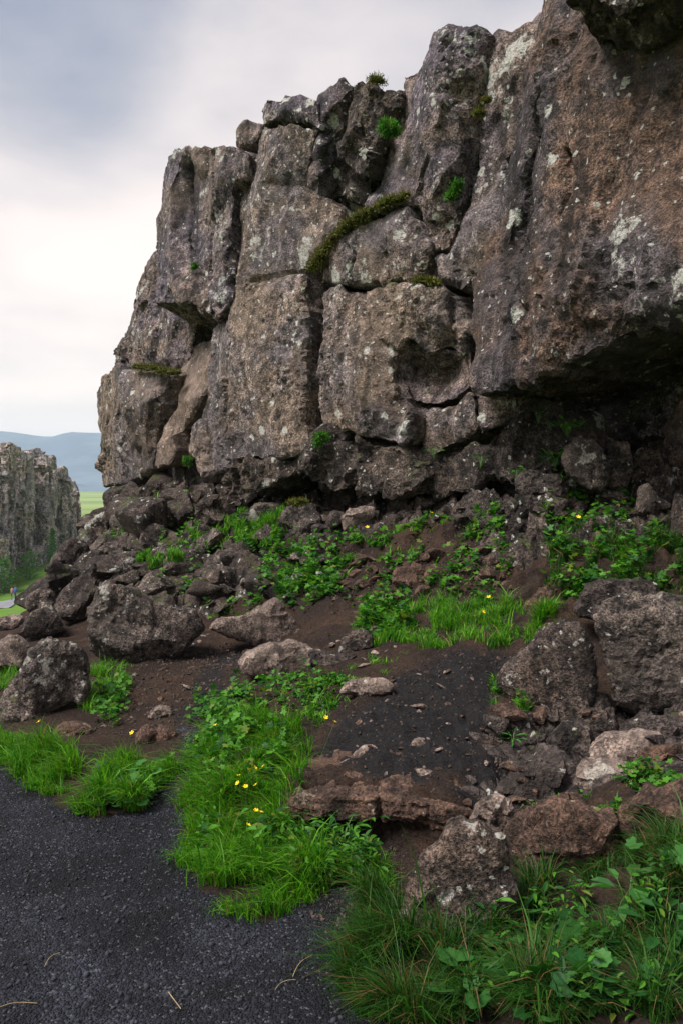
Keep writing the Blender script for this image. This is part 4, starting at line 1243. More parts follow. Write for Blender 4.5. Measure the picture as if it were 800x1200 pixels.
def grass(name, px, n, hgt, label, mat='grass', seed=1, lean=0.85, wid=0.0045, az=None, thr=-0.15, lift=0.0):
    rng = np.random.default_rng(seed)
    poly = region(px)
    xy = clumpy(poly, n, rng, thr=thr)
    n = len(xy)
    tuft = 0.35 + 0.8 * np.clip(fbm(np.concatenate([xy * 4.0, np.full((n, 1), 9.1)], 1), 2) + .5, 0, 1.4)
    H = hgt * tuft * rng.uniform(.4, 1.15, n) * np.where(rng.uniform(size=n) > .94, 1.5, 1.0)
    W = wid * (.5 + 1.6 * rng.uniform(size=n) ** 3) * (1 + 0.4 * H / hgt)
    L = lean * rng.uniform(.25, 1.25, n)
    A = None
    if az is not None:
        A = az + rng.normal(0, 1.0, n)
    P = np.stack([xy[:, 0], xy[:, 1], gz(xy[:, 0], xy[:, 1]) - 0.01 + lift], 1)
    V, T, m = blades(P, H, W, L, rng, A)
    rnd = np.repeat(np.clip(rng.uniform(0, 1, n), 0, 1), m)
    o = mesh_obj(name, V, T, M[mat], attrs={'rnd': rnd})
    return tag(o, label, 'grass', kind='stuff')


grass('grass', [(212, 985), (225, 930), (240, 890), (255, 850), (290, 835), (345, 850), (350, 890), (338, 925), (350, 975), (420, 1000), (432, 1030), (372, 1052), (312, 1078), (270, 1065), (230, 1030)],
      24000, .21, 'bright green grass tongue hanging over the gravel path', seed=2, az=-2.0, thr=-.5)
grass('grass', [(96, 950), (118, 930), (150, 892), (205, 897), (202, 915), (150, 957), (110, 958)], 6500, .20, 'green grass tuft left of the trail mouth', seed=3, az=-2.0, thr=-.4)
grass('grass', [(-10, 866), (50, 870), (84, 884), (80, 926), (60, 940), (30, 915), (-10, 888)], 5600, .19, 'green grass clump below the rounded grey boulder', seed=4, az=-2.2, thr=-.4)
grass('grass', [(398, 1165), (415, 1110), (440, 1040), (470, 1060), (480, 1110), (500, 1150), (565, 1200), (420, 1200)], 7500, .24, 'long dark grass at the bottom beside the foreground boulder', 'grass_shade', 5, .9, .004, az=-2.4)
grass('grass', [(490, 1165), (560, 1100), (600, 1035), (690, 1010), (800, 990), (860, 990), (1150, 960), (1150, 1200), (520, 1200)], 29000, .21, 'deep shaded grass filling the lower right corner', 'grass_shade', 6, 1.0, .0045, thr=.08)
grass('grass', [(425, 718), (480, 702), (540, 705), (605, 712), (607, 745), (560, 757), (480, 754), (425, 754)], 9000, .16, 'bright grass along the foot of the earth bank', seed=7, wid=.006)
grass('grass', [(648, 640), (720, 622), (810, 636), (980, 640), (980, 720), (810, 700), (700, 694), (655, 700)], 13000, .18, 'shaded green grass below the cave', 'grass_shade', 8, .9, .006)
grass('grass', [(600, 742), (640, 718), (668, 716), (665, 728), (620, 752)], 1800, .13, 'grass fringe behind the dark rounded boulder', seed=9, wid=.006)
grass('grass', [(335, 820), (400, 784), (466, 768), (450, 790), (400, 830), (385, 855), (350, 855)], 1900, .07, 'thin yellowing grass on the edge of the soil ledge', seed=10, thr=0.0)
grass('grass', [(98, 835), (106, 782), (165, 784), (150, 800), (128, 845)], 2200, .11, 'grass between the two left boulders', seed=11)
grass('grass', [(212, 642), (250, 618), (300, 610), (335, 625), (330, 645), (230, 648)], 5200, .16, 'green grass ledge in the rubble below the cliff', seed=12, wid=.009, lift=.14)
grass('grass', [(140, 618), (160, 598), (190, 594), (186, 618), (150, 632)], 3000, .16, 'yellow green grass patch high on the left rubble', seed=13, wid=.010, lift=.14)
grass('grass', [(148, 684), (160, 668), (205, 662), (205, 684)], 2200, .15, 'mossy grass patch behind the slab sided boulder', seed=14, wid=.009, lift=.16)
grass('grass', [(300, 690), (330, 660), (400, 650), (410, 680), (340, 705)], 2300, .12, 'grass among the leafy herbs under the cliff', seed=15, wid=.008)
grass('grass', [(380, 648), (470, 618), (592, 604), (595, 622), (500, 632), (450, 655)], 2600, .10, 'grass fringe along the top of the earth bank', seed=16, wid=.008, thr=-.1)
grass('grass', [(566, 815), (578, 795), (600, 800), (622, 838), (585, 845)], 1300, .09, 'grass tuft at the left foot of the dark rounded boulder', seed=17)
grass('grass', [(610, 975), (640, 940), (720, 925), (790, 905), (800, 925), (720, 950), (650, 970)], 1400, .07, 'sparse grass on the lower right ledge', seed=18, thr=.0)
grass('grass', [(-10, 815), (0, 790), (20, 775), (20, 800)], 500, .12, 'small grass clump at the left edge beside the path', seed=19)
grass('grass', [(425, 955), (440, 985), (470, 1040), (440, 1060), (400, 1030), (400, 1000)], 1500, .10, 'grass at the foot of the bare earth face', seed=20)


# leaf templates: quads/tris in the xy plane, petiole at origin, pointing +x
def lobed(nl=5, depth=0.35, cup=0.15, size=1.0, spread=4.6):
    pts = [(0.0, 0.0, 0.0)]
    k = nl * 4
    for i in range(k + 1):
        a = -spread / 2 + spread * i / k
        r = (1 - depth * (0.5 + 0.5 * math.cos(2 * math.pi * nl * (i / k)))) * (0.85 + 0.15 * math.cos(a))
        x, y = 0.35 + 0.65 * r * math.cos(a), 0.65 * r * math.sin(a)
        pts.append((x, y, cup * r * r * 0.5))
    V = np.array([(0.35, 0, 0.0)] + pts[1:]) * size
    T = np.array([(0, i, i + 1) for i in range(1, k + 1)])
    return V, T


def lance(wd=0.28, cup=0.1):
    V = np.array([(0, 0, 0), (.35, -wd / 2, cup), (.35, 0, 0), (.35, wd / 2, cup), (.7, -wd * .4, cup), (.7, 0, .02), (.7, wd * .4, cup), (1, 0, -.05)], float)
    T = np.array([(0, 1, 2), (0, 2, 3), (1, 4, 5), (1, 5, 2), (2, 5, 6), (2, 6, 3), (4, 7, 5), (5, 7, 6)])
    return V, T


def leaf_rot(az, pitch, roll):
    ca, sa, cp, sp, cr, sr = np.cos(az), np.sin(az), np.cos(pitch), np.sin(pitch), np.cos(roll), np.sin(roll)
    x = np.stack([ca * cp, sa * cp, sp], 1)
    y0 = np.stack([-sa, ca, 0 * ca], 1)
    z0 = np.cross(x, y0)
    y = y0 * cr[:, None] + z0 * sr[:, None]
    z = np.cross(x, y)
    return np.stack([x, y, z], 2)


def herbs(name, px, n, hgt, lsz, label, mat='herb', seed=1, tmpl=None, thr=-.2, y1=15.5):
    rng = np.random.default_rng(seed)
    xy = clumpy(region(px), n, rng, 5.0, thr)
    n = len(xy)
    lump = 0.4 + 0.8 * np.clip(fbm(np.concatenate([xy * 5, np.full((n, 1), 4.4)], 1), 2) + .5, 0, 1.2)
    z = gz(xy[:, 0], xy[:, 1]) + hgt * lump * rng.uniform(.1, 1, n)
    pos = np.stack([xy[:, 0], xy[:, 1], z], 1)
    tv, tt = tmpl or lobed()
    rot = leaf_rot(rng.uniform(0, 6.283, n), rng.normal(0.05, .4, n), rng.normal(0, .45, n))
    V, T = instance_mesh(tv, tt, pos, rot, lsz * rng.uniform(.35, 1.5, n))
    o = mesh_obj(name, V, T, M[mat], attrs={'rnd': np.repeat(rng.uniform(0, 1, n), len(tv))}, smooth=False)
    return tag(o, label, 'plants', kind='stuff')


herbs('undergrowth', [(222, 900), (245, 850), (290, 840), (330, 860), (330, 930), (250, 950)], 1500, .20, .040, 'leafy herbs round the yellow flowers', seed=31)
herbs('undergrowth', [(335, 1000), (400, 990), (440, 1000), (440, 1045), (350, 1050)], 900, .18, .040, 'dark leafy herbs below the brown rock crust', seed=32, tmpl=lance(.4))
herbs('undergrowth', [(96, 952), (120, 925), (200, 900), (206, 915), (150, 962)], 600, .13, .045, 'leafy herbs at the edge of the gravel left of the trail', seed=33)
herbs('undergrowth', [(112, 845), (118, 810), (150, 795), (150, 830), (128, 856)], 420, .12, .035, 'leafy herbs right of the rounded grey boulder', seed=34)
herbs('undergrowth', [(228, 852), (240, 815), (290, 805), (310, 830), (270, 868)], 700, .14, .038, 'leafy herbs in the hollow below the tan slab', seed=35)
herbs('undergrowth', [(300, 700), (310, 660), (350, 640), (400, 650), (400, 700), (350, 712)], 2300, .24, .055, 'dark leafy herbs under the middle of the cliff', seed=36)
herbs('undergrowth', [(420, 750), (424, 712), (480, 700), (480, 750)], 900, .18, .05, 'bright leafy herbs left of the earth bank grass', seed=37)
herbs('undergrowth', [(520, 690), (530, 650), (600, 640), (600, 715), (560, 715)], 500, .14, .045, 'leafy herbs creeping over the earth bank', seed=38, thr=.05)
herbs('undergrowth', [(630, 600), (660, 570), (740, 590), (760, 625), (660, 650)], 900, .15, .05, 'leafy herbs on the shaded ledge by the cave', seed=39, thr=0)
herbs('undergrowth', [(650, 690), (655, 645), (800, 640), (800, 690)], 900, .22, .055, 'leafy herbs among the shaded grass below the cave', seed=40)
herbs('undergrowth', [(215, 645), (235, 622), (330, 618), (330, 650)], 1500, .24, .05, 'leafy herbs on the green ledge in the rubble', seed=41)
herbs('undergrowth', [(600, 985), (620, 950), (700, 930), (790, 910), (800, 950), (700, 970)], 500, .07, .03, 'small leaved herbs on the lower right ledge', seed=42, thr=0)
herbs('undergrowth', [(330, 830), (390, 790), (440, 770), (400, 810), (370, 850)], 350, .05, .028, 'low herbs on the left edge of the soil ledge', seed=43, thr=.05)
herbs('undergrowth', [(540, 1180), (580, 1090), (660, 1040), (800, 1030), (800, 1200)], 900, .17, .035, 'small leaves mixed in the deep lower right grass', seed=44, tmpl=lance(.35))
herbs('undergrowth', [(572, 840), (574, 800), (600, 805), (620, 838)], 260, .10, .028, 'small herbs beside the dark rounded boulder', seed=45)
herbs('undergrowth', [(300, 790), (380, 790), (400, 800), (330, 830)], 420, .08, .03, 'herbs hanging round the flat tan slab', seed=46)


herbs('undergrowth', [(400, 700), (420, 660), (500, 650), (520, 690), (450, 705)], 500, .12, .05, 'straggling herbs on the left of the earth bank', seed=47, thr=.1)
herbs('undergrowth', [(380, 650), (440, 628), (520, 612), (590, 606), (590, 625), (480, 640), (400, 665)], 800, .12, .05, 'herbs trailing over the top of the earth bank', seed=48, thr=.0)
herbs('undergrowth', [(110, 640), (150, 600), (230, 600), (240, 690), (150, 680)], 1500, .26, .055, 'scattered herbs between the rubble rocks', seed=49, thr=.1)
herbs('undergrowth', [(240, 700), (300, 690), (330, 710), (250, 740)], 240, .1, .045, 'herbs round the white lichened block', seed=50, thr=.0)

herbs('undergrowth', [(500, 1190), (560, 1110), (620, 1060), (700, 1040), (1100, 1020), (1100, 1200)], 520, .13, .065, 'broad leaves between the lower right grass', 'broad', seed=51, tmpl=lobed(6, .2, .25), thr=.05)
herbs('undergrowth', [(225, 1010), (235, 940), (300, 930), (340, 960), (380, 1030), (310, 1060)], 420, .15, .05, 'broad leaves mixed in the bright grass tongue', 'herb', seed=52, tmpl=lance(.45), thr=.05)

# single plants one can point at
def plant(name, p, nleaf, rad, lsz, label, tmpl, mat='broad', seed=1, pitch=0.25, up=0.12):
    rng = np.random.default_rng(seed)
    root = empty(name, p)
    tag(root, label, 'plant')
    tv, tt = tmpl
    for i in range(nleaf):
        az = 2.4 * i + rng.uniform(-.3, .3)
        rr = rad * math.sqrt((i + .5) / nleaf)
        tip = np.array((rr * math.cos(az), rr * math.sin(az), up * (1.15 - .5 * rr / rad) * rng.uniform(.8, 1.15)))
        rot = leaf_rot(np.array([az]), np.array([pitch * rng.uniform(-.8, .8)]), np.array([rng.normal(0, .25)]))
        V, T = instance_mesh(tv, tt, np.array([tip + p]), rot, np.array([lsz * rng.uniform(.7, 1.15)]))
        mesh_obj('leaf', V, T, M[mat], root, origin=tip + p, attrs={'rnd': np.full(len(V), rng.uniform(0, .9))}, smooth=False)
        b = np.array([[0, 0, 0], tip * 0.55 + np.array((0, 0, .03)), tip])
        wv = np.array((-math.sin(az), math.cos(az), 0)) * 0.0022
        SV = np.concatenate([b - wv, b + wv]) + p
        mesh_obj('stalk', SV, np.array([(0, 1, 4, 3), (1, 2, 5, 4)]), M['stem'], root, origin=p, smooth=False)
    return root


for (u, v, nl, rad, ls, up, lb, tm, mt) in (
        (558, 1178, 7, .10, .105, .10, 'broad lobed leaf plant at the bottom below the lichen crusted boulder', lobed(6, .16, .25), 'broad'),
        (592, 1150, 5, .06, .07, .13, 'smaller lobed leaf plant right of the foreground boulder foot', lobed(5, .25, .2), 'broad'),
        (697, 1168, 6, .07, .075, .12, 'lobed leaf plant in the middle of the lower right grass', lobed(5, .3, .2), 'broad'),
        (742, 1185, 4, .05, .06, .11, 'little lobed plant near the bottom right', lobed(5, .3, .2), 'broad'),
        (640, 1195, 5, .07, .06, .07, 'low leafy plant at the bottom edge', lobed(5, .25, .2), 'broad'),
        (575, 1118, 9, .06, .075, .20, 'upright narrow leaved plant against the foreground boulder', lance(.38), 'herb'),
        (735, 1085, 9, .10, .11, .16, 'broad oval leaved plant in the right grass', lance(.42), 'broad'),
        (780, 1120, 8, .10, .10, .15, 'oval leaved plant at the right edge of the grass', lance(.42), 'broad'),
        (683, 858, 9, .07, .055, .05, 'pale blue green feathery plant under the right boulders', lobed(7, .6, .1), 'broad'),
        (600, 878, 8, .05, .08, .09, 'narrow leaved plant in the dark gap right of the soil ledge', lance(.22), 'broad'),
        (175, 922, 6, .07, .06, .16, 'round leaved plant in the left grass tuft', lobed(6, .15, .2), 'broad'),
        (122, 950, 6, .08, .06, .08, 'lobed leaf plant at the gravel edge left of the trail', lobed(5, .2, .2), 'broad'),
        (150, 948, 6, .08, .06, .08, 'lobed leaf plant between grass tuft and gravel', lobed(5, .2, .2), 'broad'),
        (400, 1000, 12, .12, .075, .16, 'dark divided leaf plant under the ledge lip', lance(.35), 'herb'),
        (432, 985, 10, .08, .07, .14, 'light green sprig beside the bare earth face', lance(.35), 'herb')):
    plant('leafy_plant', hit(u, v), nl, rad, ls, lb, tm, mt, seed=int(u), up=up)

# clumps growing out of the rock by the cave
for i, (u, v, off, lb) in enumerate(((664, 505, .30, 'bright green fern clump on the rock above the cave ledge'), (650, 542, .25, 'fern clump hanging left of the angular cave rock'), (656, 565, .3, 'low fern clump below the angular cave rock'),
                                     (562, 543, .45, 'tiny green plant on the dark craggy band'), (508, 533, .5, 'tiny plant on the band below the scooped hollow'), (604, 558, .4, 'green sprig at the left of the cave'),
                                     (630, 490, .2, 'small plant on the crag under the buttress'))):
    p = WALL.P(u, v, off)
    r = .16 if i < 2 else .09
    plant('fern_clump', p - np.array((0, 0, .06)), 34 if i < 2 else 12, r, .085 if i < 2 else .06, lb, lance(.4), 'herb', seed=60 + i, pitch=.9, up=.16)


# yellow flowers
def bloom():
    V, T = [(0, 0, 0)], []
    for i in range(5):
        a = 2 * math.pi * i / 5
        b = len(V)
        for r, da, z in ((.45, -.45, .12), (.95, -.42, .42), (1.08, 0, .45), (.95, .42, .42), (.45, .45, .12)):
            V.append((r * math.cos(a + da), r * math.sin(a + da), z))
        T += [(0, b, b + 4), (b, b + 1, b + 4), (b + 1, b + 3, b + 4), (b + 1, b + 2, b + 3)]
    return np.array(V, float), np.array(T)


fv, ft = bloom()
fproto = mesh_obj('yellow_flower', fv, ft, M['petal'], smooth=False)
sv = np.array([(-.06, -.035, 0), (.06, -.035, 0), (0, .07, 0), (-.06, -.035, -1), (.06, -.035, -1), (0, .07, -1)], float)
sproto = mesh_obj('stem', sv, np.array([(0, 1, 4, 3), (1, 2, 5, 4), (2, 0, 3, 5)]), M['stem'])
first = True
FL = [((299, 900), (292, 902), (280, 909), (279, 918), (288, 922), (300, 920), (309, 898), (335, 912), (300, 950), (291, 967), (306, 952)), 'yellow buttercup in the bright grass tongue', 'buttercups in the bright grass', .012], \
     [((505, 601), (430, 618)), 'yellow flower on top of the earth bank under the cliff', 'flowers on top of the earth bank', .022], \
     [((565, 717), (573, 714), (572, 700), (616, 708), (556, 722)), 'yellow flower at the foot of the earth bank', 'flowers at the earth bank foot', .018], \
     [((649, 634), (695, 640), (760, 673), (742, 614), (731, 588), (723, 592), (677, 606), (662, 607), (667, 626)), 'yellow flower in the shade below the cave', 'flowers below the cave', .020], \
     [((46, 846), (155, 859)), 'yellow flower beside the left boulders', 'flowers by the left boulders', .014], \
     [((382, 841), (392, 846), (370, 800), (253, 850)), 'orange yellow flower in the thin grass of the ledge edge', 'flowers on the ledge edge', .012]
for pts, lb, gp, sz in FL:
    order = sorted(pts, key=lambda q: q[1])
    for (u, v) in pts:
        rk_ = order.index((u, v))
        g0 = hit(u, v + (45 if v > 840 else 20))
        top = ray(u, v) * g0[1]
        o = fproto if first else fproto.copy()
        st = sproto if first else sproto.copy()
        if not first:
            COL.objects.link(o)
            COL.objects.link(st)
        first = False
        o.location = top
        o.scale = (sz, sz, sz)
        o.rotation_euler = (random.uniform(.2, .8), random.uniform(-.4, .4), random.uniform(0, 6))
        st.parent = o
        st.scale = (1, 1, max(2.0, (top[2] - g0[2]) / sz + 1))
        tag(o, (['highest', 'second highest', 'third highest', 'fourth highest', 'fifth highest', 'sixth highest', 'seventh highest', 'eighth highest', 'ninth highest', 'tenth highest', 'eleventh highest', 'lowest'][rk_] if rk_ < len(pts) - 1 else 'lowest') + ' ' + lb, 'flower', gp)


for i, (u, v, L, a, lb) in enumerate(((20, 1184, .13, .2, 'bent straw lying on the gravel in the bottom left corner'), (62, 1128, .08, 1.2, 'short pale straw on the gravel above the bottom left corner'),
                                      (355, 1135, .14, 1.1, 'long dry stalk on the gravel near the long dark grass'), (205, 1175, .10, 2.2, 'thin straw on the gravel at the bottom'), (335, 1158, .09, .7, 'dry stalk beside the long one on the gravel'))):
    p = hit(u, v)
    t_ = np.linspace(0, 1, 7)
    cx = p[0] + L * (t_ - .5) * math.cos(a) - .012 * np.sin(3 * t_)
    cy = p[1] + L * (t_ - .5) * math.sin(a) + .012 * np.sin(3 * t_)
    cz = gz(cx, cy) + .008 + .012 * t_ * (1 - t_)
    C_ = np.stack([cx, cy, cz], 1)
    ring = np.array([(math.cos(k_), math.sin(k_)) for k_ in (0, 2.1, 4.2)]) * .0016
    nrm_ = np.array((-math.sin(a), math.cos(a), 0))
    V = (C_[:, None] + ring[None, :, :1] * nrm_ + ring[None, :, 1:] * np.array((0, 0, 1.0))).reshape(-1, 3)
    T = np.array([(3 * j_ + k_, 3 * j_ + (k_ + 1) % 3, 3 * j_ + 3 + (k_ + 1) % 3, 3 * j_ + 3 + k_) for j_ in range(6) for k_ in range(3)])
    tag(mesh_obj('dry_stalk', V, T, M['straw'], origin=p), lb, 'straw')


# moss cushions on the cliff
def moss(line, off, r, label, seed, n=1500, hgt=.035, mat='moss', name='moss_cushion', cat='moss'):
    rng = np.random.default_rng(seed)
    pts = np.array([WALL.P(u, v, off) for u, v in line])
    root_p = pts.mean(0)
    tv, tt = ico(3)
    Vs, Ts, b = [], [], 0
    seg = []
    for i in range(len(pts) - 1):
        L = np.linalg.norm(pts[i + 1] - pts[i])
        k = max(3, int(L / (r * .5)))
        seg += [pts[i] + (pts[i + 1] - pts[i]) * j / k for j in range(k)]
    seg.append(pts[-1])
    surf = []
    for p in seg:
        rr = r * rng.uniform(.32, .85)
        v = tv * np.array((rr * 1.1, rr * 1.1, rr * .42))
        v = v * (1 + .3 * fbm(v * 9 + seed + p, 2)[:, None]) + p + rng.uniform(-.35, .35, 3) * r
        Vs.append(v)
        Ts.append(tt + b)
        b += len(v)
    V = np.concatenate(Vs)
    T = np.concatenate(Ts)
    core = mesh_obj(name, V, T, M['moss_core'], origin=root_p)
    tag(core, label, cat)
    N = vnormals(V, T)
    idx = rng.integers(0, len(V), n)
    P = V[idx] + rng.normal(0, .4 * r, (n, 3)) * np.array((1, 1, .7))
    D = N[idx] * .8 + rng.normal(0, .45, (n, 3)) + np.array((0, 0, .5))
    D /= np.linalg.norm(D, axis=1)[:, None]
    H = hgt * rng.uniform(.5, 1.3, n)
    S = np.cross(D, rng.normal(size=(n, 3)))
    S /= np.linalg.norm(S, axis=1)[:, None]
    S *= .006 * (hgt / .035)
    FV = np.stack([P - S, P + S, P + D * H[:, None]], 1).reshape(-1, 3)
    mesh_obj('fronds', FV, np.arange(3 * n).reshape(-1, 3), M[mat], core, origin=root_p, attrs={'rnd': np.repeat(rng.uniform(0, 1, n), 3)}, smooth=False)


moss([(158, 430), (175, 430), (190, 434), (207, 436)], .22, .085, 'yellow green moss cushion on the ledge at the left end of the cliff', 1, 2600)
moss([(367, 310), (374, 302), (380, 292)], .5, .10, 'moss cushion at the lower end of the slanting ledge', 2, 1800)
moss([(386, 284), (394, 276), (402, 268)], .5, .06, 'narrow moss strip in the middle of the slanting ledge', 3, 1200)
moss([(406, 264), (414, 258), (425, 254)], .5, .10, 'round moss hump on the slanting ledge', 4, 1800)
moss([(434, 246), (448, 239), (462, 234), (473, 231)], .46, .075, 'long moss cushion at the top of the slanting ledge', 5, 2400)
moss([(455, 148), (458, 156)], .52, .075, 'bright yellow green tuft beside the tallest column', 6, 1500, .06, 'herb')
moss([(557, 131), (562, 133)], .45, .05, 'small round moss tuft high on the tallest column', 7, 700)
moss([(566, 118), (572, 117)], .4, .04, 'tiny moss tuft above the small round one', 8, 500)
moss([(528, 232), (533, 222), (535, 216)], .42, .05, 'dark green tuft in the cleft right of the tallest column', 9, 900, .05, 'herb')
moss([(490, 328), (500, 330), (512, 331)], .46, .045, 'green fringe of moss in the joint under the wedge block', 10, 900, .05)
moss([(372, 518), (378, 512)], .72, .06, 'yellow green tuft at the bottom of the deep vertical crack', 11, 800, .05, 'herb')
moss([(436, 92), (444, 95)], .4, .06, 'moss on the crest of the dark jutting block', 12, 700, .04)
moss([(226, 314), (229, 310)], .42, .035, 'little green tuft on the left column', 13, 400, .04, 'herb')
moss([(343, 590), (356, 588)], 1.35, .06, 'moss on top of the round cracked rock', 14, 900)
moss([(219, 536), (220, 545)], .45, .04, 'green tuft in the dark cleft beside the tan slab', 15, 500, .05, 'herb')

# ------------------------------------------------------------------ the valley beyond
def valley_mat():
    m, nt = newmat('valley_turf')
    pos = nt.new('ShaderNodeNewGeometry').outputs['Position']
    n1 = nt.noise(pos, 0.06, 6, 0.65)
    col = nt.mix(nt.ramp(n1, 0.35, 0.65), (0.085, 0.17, 0.025), (0.15, 0.24, 0.04))
    col = nt.mix(nt.ramp(nt.noise(pos, 0.5, 6, 0.7), 0.5, 0.75), col, (0.045, 0.095, 0.025))
    far = nt.new('ShaderNodeAttribute', attribute_name='field').outputs['Fac']
    fld = nt.mix(nt.ramp(nt.noise(nt.vmath('MULTIPLY', pos, (.002, .008, 0)), 1.0, 4, .6), .4, .6), (0.23, 0.27, 0.09), (0.12, 0.20, 0.06))
    col = nt.mix(far, col, fld)
    b = nt.new('ShaderNodeBump', ins={'Strength': 0.8, 'Distance': 0.5, 'Height': nt.noise(pos, 1.2, 6, 0.7)})
    principled(nt, col, 0.95, b.outputs[0], 0.1)
    return m


M['valley'] = valley_mat()


def valley():
    xs = np.concatenate([-np.geomspace(5000, 63, 30), np.concatenate([-np.arange(20, 62, 1.0)[::-1], np.arange(-19, 30, 2.0)]), np.geomspace(30, 5000, 24)])
    ys = np.concatenate([-np.geomspace(2000, 20, 12), np.arange(-19, 190, 1.0), np.geomspace(191, 4200, 40)])
    XY = np.stack(np.meshgrid(xs, ys), -1).reshape(-1, 2)
    z = rbf_eval(GFIT, XY)
    P = np.concatenate([XY, 0 * XY[:, :1]], 1)
    z = z + np.clip(XY[:, 1] / 100, 0, 1) * (0.3 * fbm(P / 9, 2))
    inside = (XY[:, 0] > GX0 - 1.7) & (XY[:, 0] < GX1 + 1.7) & (XY[:, 1] > GY0 - 1.7) & (XY[:, 1] < GY1 + 1.7)
    z = np.where(inside, z - 0.8, z)
    V = np.concatenate([XY, z[:, None]], 1)
    nx = len(xs)
    j, i = np.meshgrid(np.arange(len(ys) - 1), np.arange(nx - 1), indexing='ij')
    a = (j * nx + i).ravel()
    o = mesh_obj('valley_floor', V, np.stack([a, a + 1, a + nx + 1, a + nx], 1), M['valley'], attrs={'field': np.clip((XY[:, 1] - 260) / 200, 0, 1)})
    tag(o, 'green valley floor beyond the end of the cliff', kind='structure')


valley()


def vz(x, y):
    return float(rbf_eval(GFIT, np.array([[x, y]]))[0])


def ribbon(name, pts, wd, mat, lift=.12):
    C = np.array(pts)
    C = np.concatenate([C[i] + (C[i + 1] - C[i]) * np.linspace(0, 1, 12, endpoint=False)[:, None] for i in range(len(C) - 1)] + [C[-1:]])
    t = np.gradient(C, axis=0)
    n = np.stack([-t[:, 1], t[:, 0]], 1)
    n /= np.linalg.norm(n, axis=1)[:, None]
    rows = []
    for f in (-.5, -.17, .17, .5):
        xy = C + n * wd * f
        P = np.concatenate([xy, 0 * xy[:, :1]], 1)
        z = rbf_eval(GFIT, xy) + 0.3 * np.clip(xy[:, 1] / 100, 0, 1) * fbm(P / 9, 2) + lift
        rows.append(np.concatenate([xy, z[:, None]], 1))
    V = np.stack(rows, 1).reshape(-1, 3)
    T = np.array([(4 * i + j, 4 * i + j + 1, 4 * i + j + 5, 4 * i + j + 4) for i in range(len(C) - 1) for j in range(3)])
    return tag(mesh_obj(name, V, T, mat), 'grey path through the green valley', kind='structure')


M['far_path'] = plain_mat('far_path', (0.17, 0.17, 0.19), .95, .15, .6)
ribbon('valley_path', [at(-60, 726, 70)[:2], at(0, 713, 89)[:2], at(20, 704, 98)[:2], at(48, 693, 106)[:2], at(80, 684, 116)[:2]], 2.6, M['far_path'], .12)

# far wall of the gorge
FARW = Plane(at(0, 600, 118), (22.0, -7.0))
gorge = empty('gorge_wall', at(40, 660, 130))
tag(gorge, 'distant grey lava cliff with pinnacles on the far side of the valley', 'cliff')
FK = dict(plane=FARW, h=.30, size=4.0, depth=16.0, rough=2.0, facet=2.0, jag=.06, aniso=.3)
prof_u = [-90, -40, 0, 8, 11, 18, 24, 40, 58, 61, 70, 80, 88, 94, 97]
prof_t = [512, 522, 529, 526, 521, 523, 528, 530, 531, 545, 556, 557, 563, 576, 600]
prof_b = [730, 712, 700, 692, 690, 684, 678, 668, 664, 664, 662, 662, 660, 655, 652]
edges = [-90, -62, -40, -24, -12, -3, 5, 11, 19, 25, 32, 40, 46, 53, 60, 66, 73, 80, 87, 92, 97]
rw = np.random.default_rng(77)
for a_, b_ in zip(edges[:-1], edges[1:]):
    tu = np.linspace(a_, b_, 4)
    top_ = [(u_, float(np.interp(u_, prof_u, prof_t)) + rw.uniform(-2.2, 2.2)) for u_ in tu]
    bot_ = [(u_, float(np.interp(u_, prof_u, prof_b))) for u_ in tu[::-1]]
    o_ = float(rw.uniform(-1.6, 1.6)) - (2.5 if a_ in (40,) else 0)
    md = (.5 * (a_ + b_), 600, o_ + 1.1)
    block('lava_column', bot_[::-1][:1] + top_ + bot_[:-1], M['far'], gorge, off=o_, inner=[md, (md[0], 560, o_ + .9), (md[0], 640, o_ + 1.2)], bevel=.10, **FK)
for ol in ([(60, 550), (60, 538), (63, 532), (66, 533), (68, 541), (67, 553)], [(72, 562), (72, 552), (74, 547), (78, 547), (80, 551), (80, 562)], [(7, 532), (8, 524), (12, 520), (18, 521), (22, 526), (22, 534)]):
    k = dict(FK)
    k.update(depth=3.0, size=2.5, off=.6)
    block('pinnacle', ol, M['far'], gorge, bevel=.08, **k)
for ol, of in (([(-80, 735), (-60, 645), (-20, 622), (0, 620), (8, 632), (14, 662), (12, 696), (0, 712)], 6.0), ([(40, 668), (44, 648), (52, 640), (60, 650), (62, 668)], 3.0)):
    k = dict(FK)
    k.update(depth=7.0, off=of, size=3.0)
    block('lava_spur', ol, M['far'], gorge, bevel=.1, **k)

# mountains
m, nt = newmat('haze_blue_slope')
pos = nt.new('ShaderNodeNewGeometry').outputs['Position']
principled(nt, nt.mix(nt.ramp(nt.noise(pos, .006, 6, .65), .4, .62), (0.070, 0.098, 0.150), (0.105, 0.135, 0.185)), 1.0, None, .05)  # blue albedo paints in part of the haze over the ridges
M['mountain'] = m


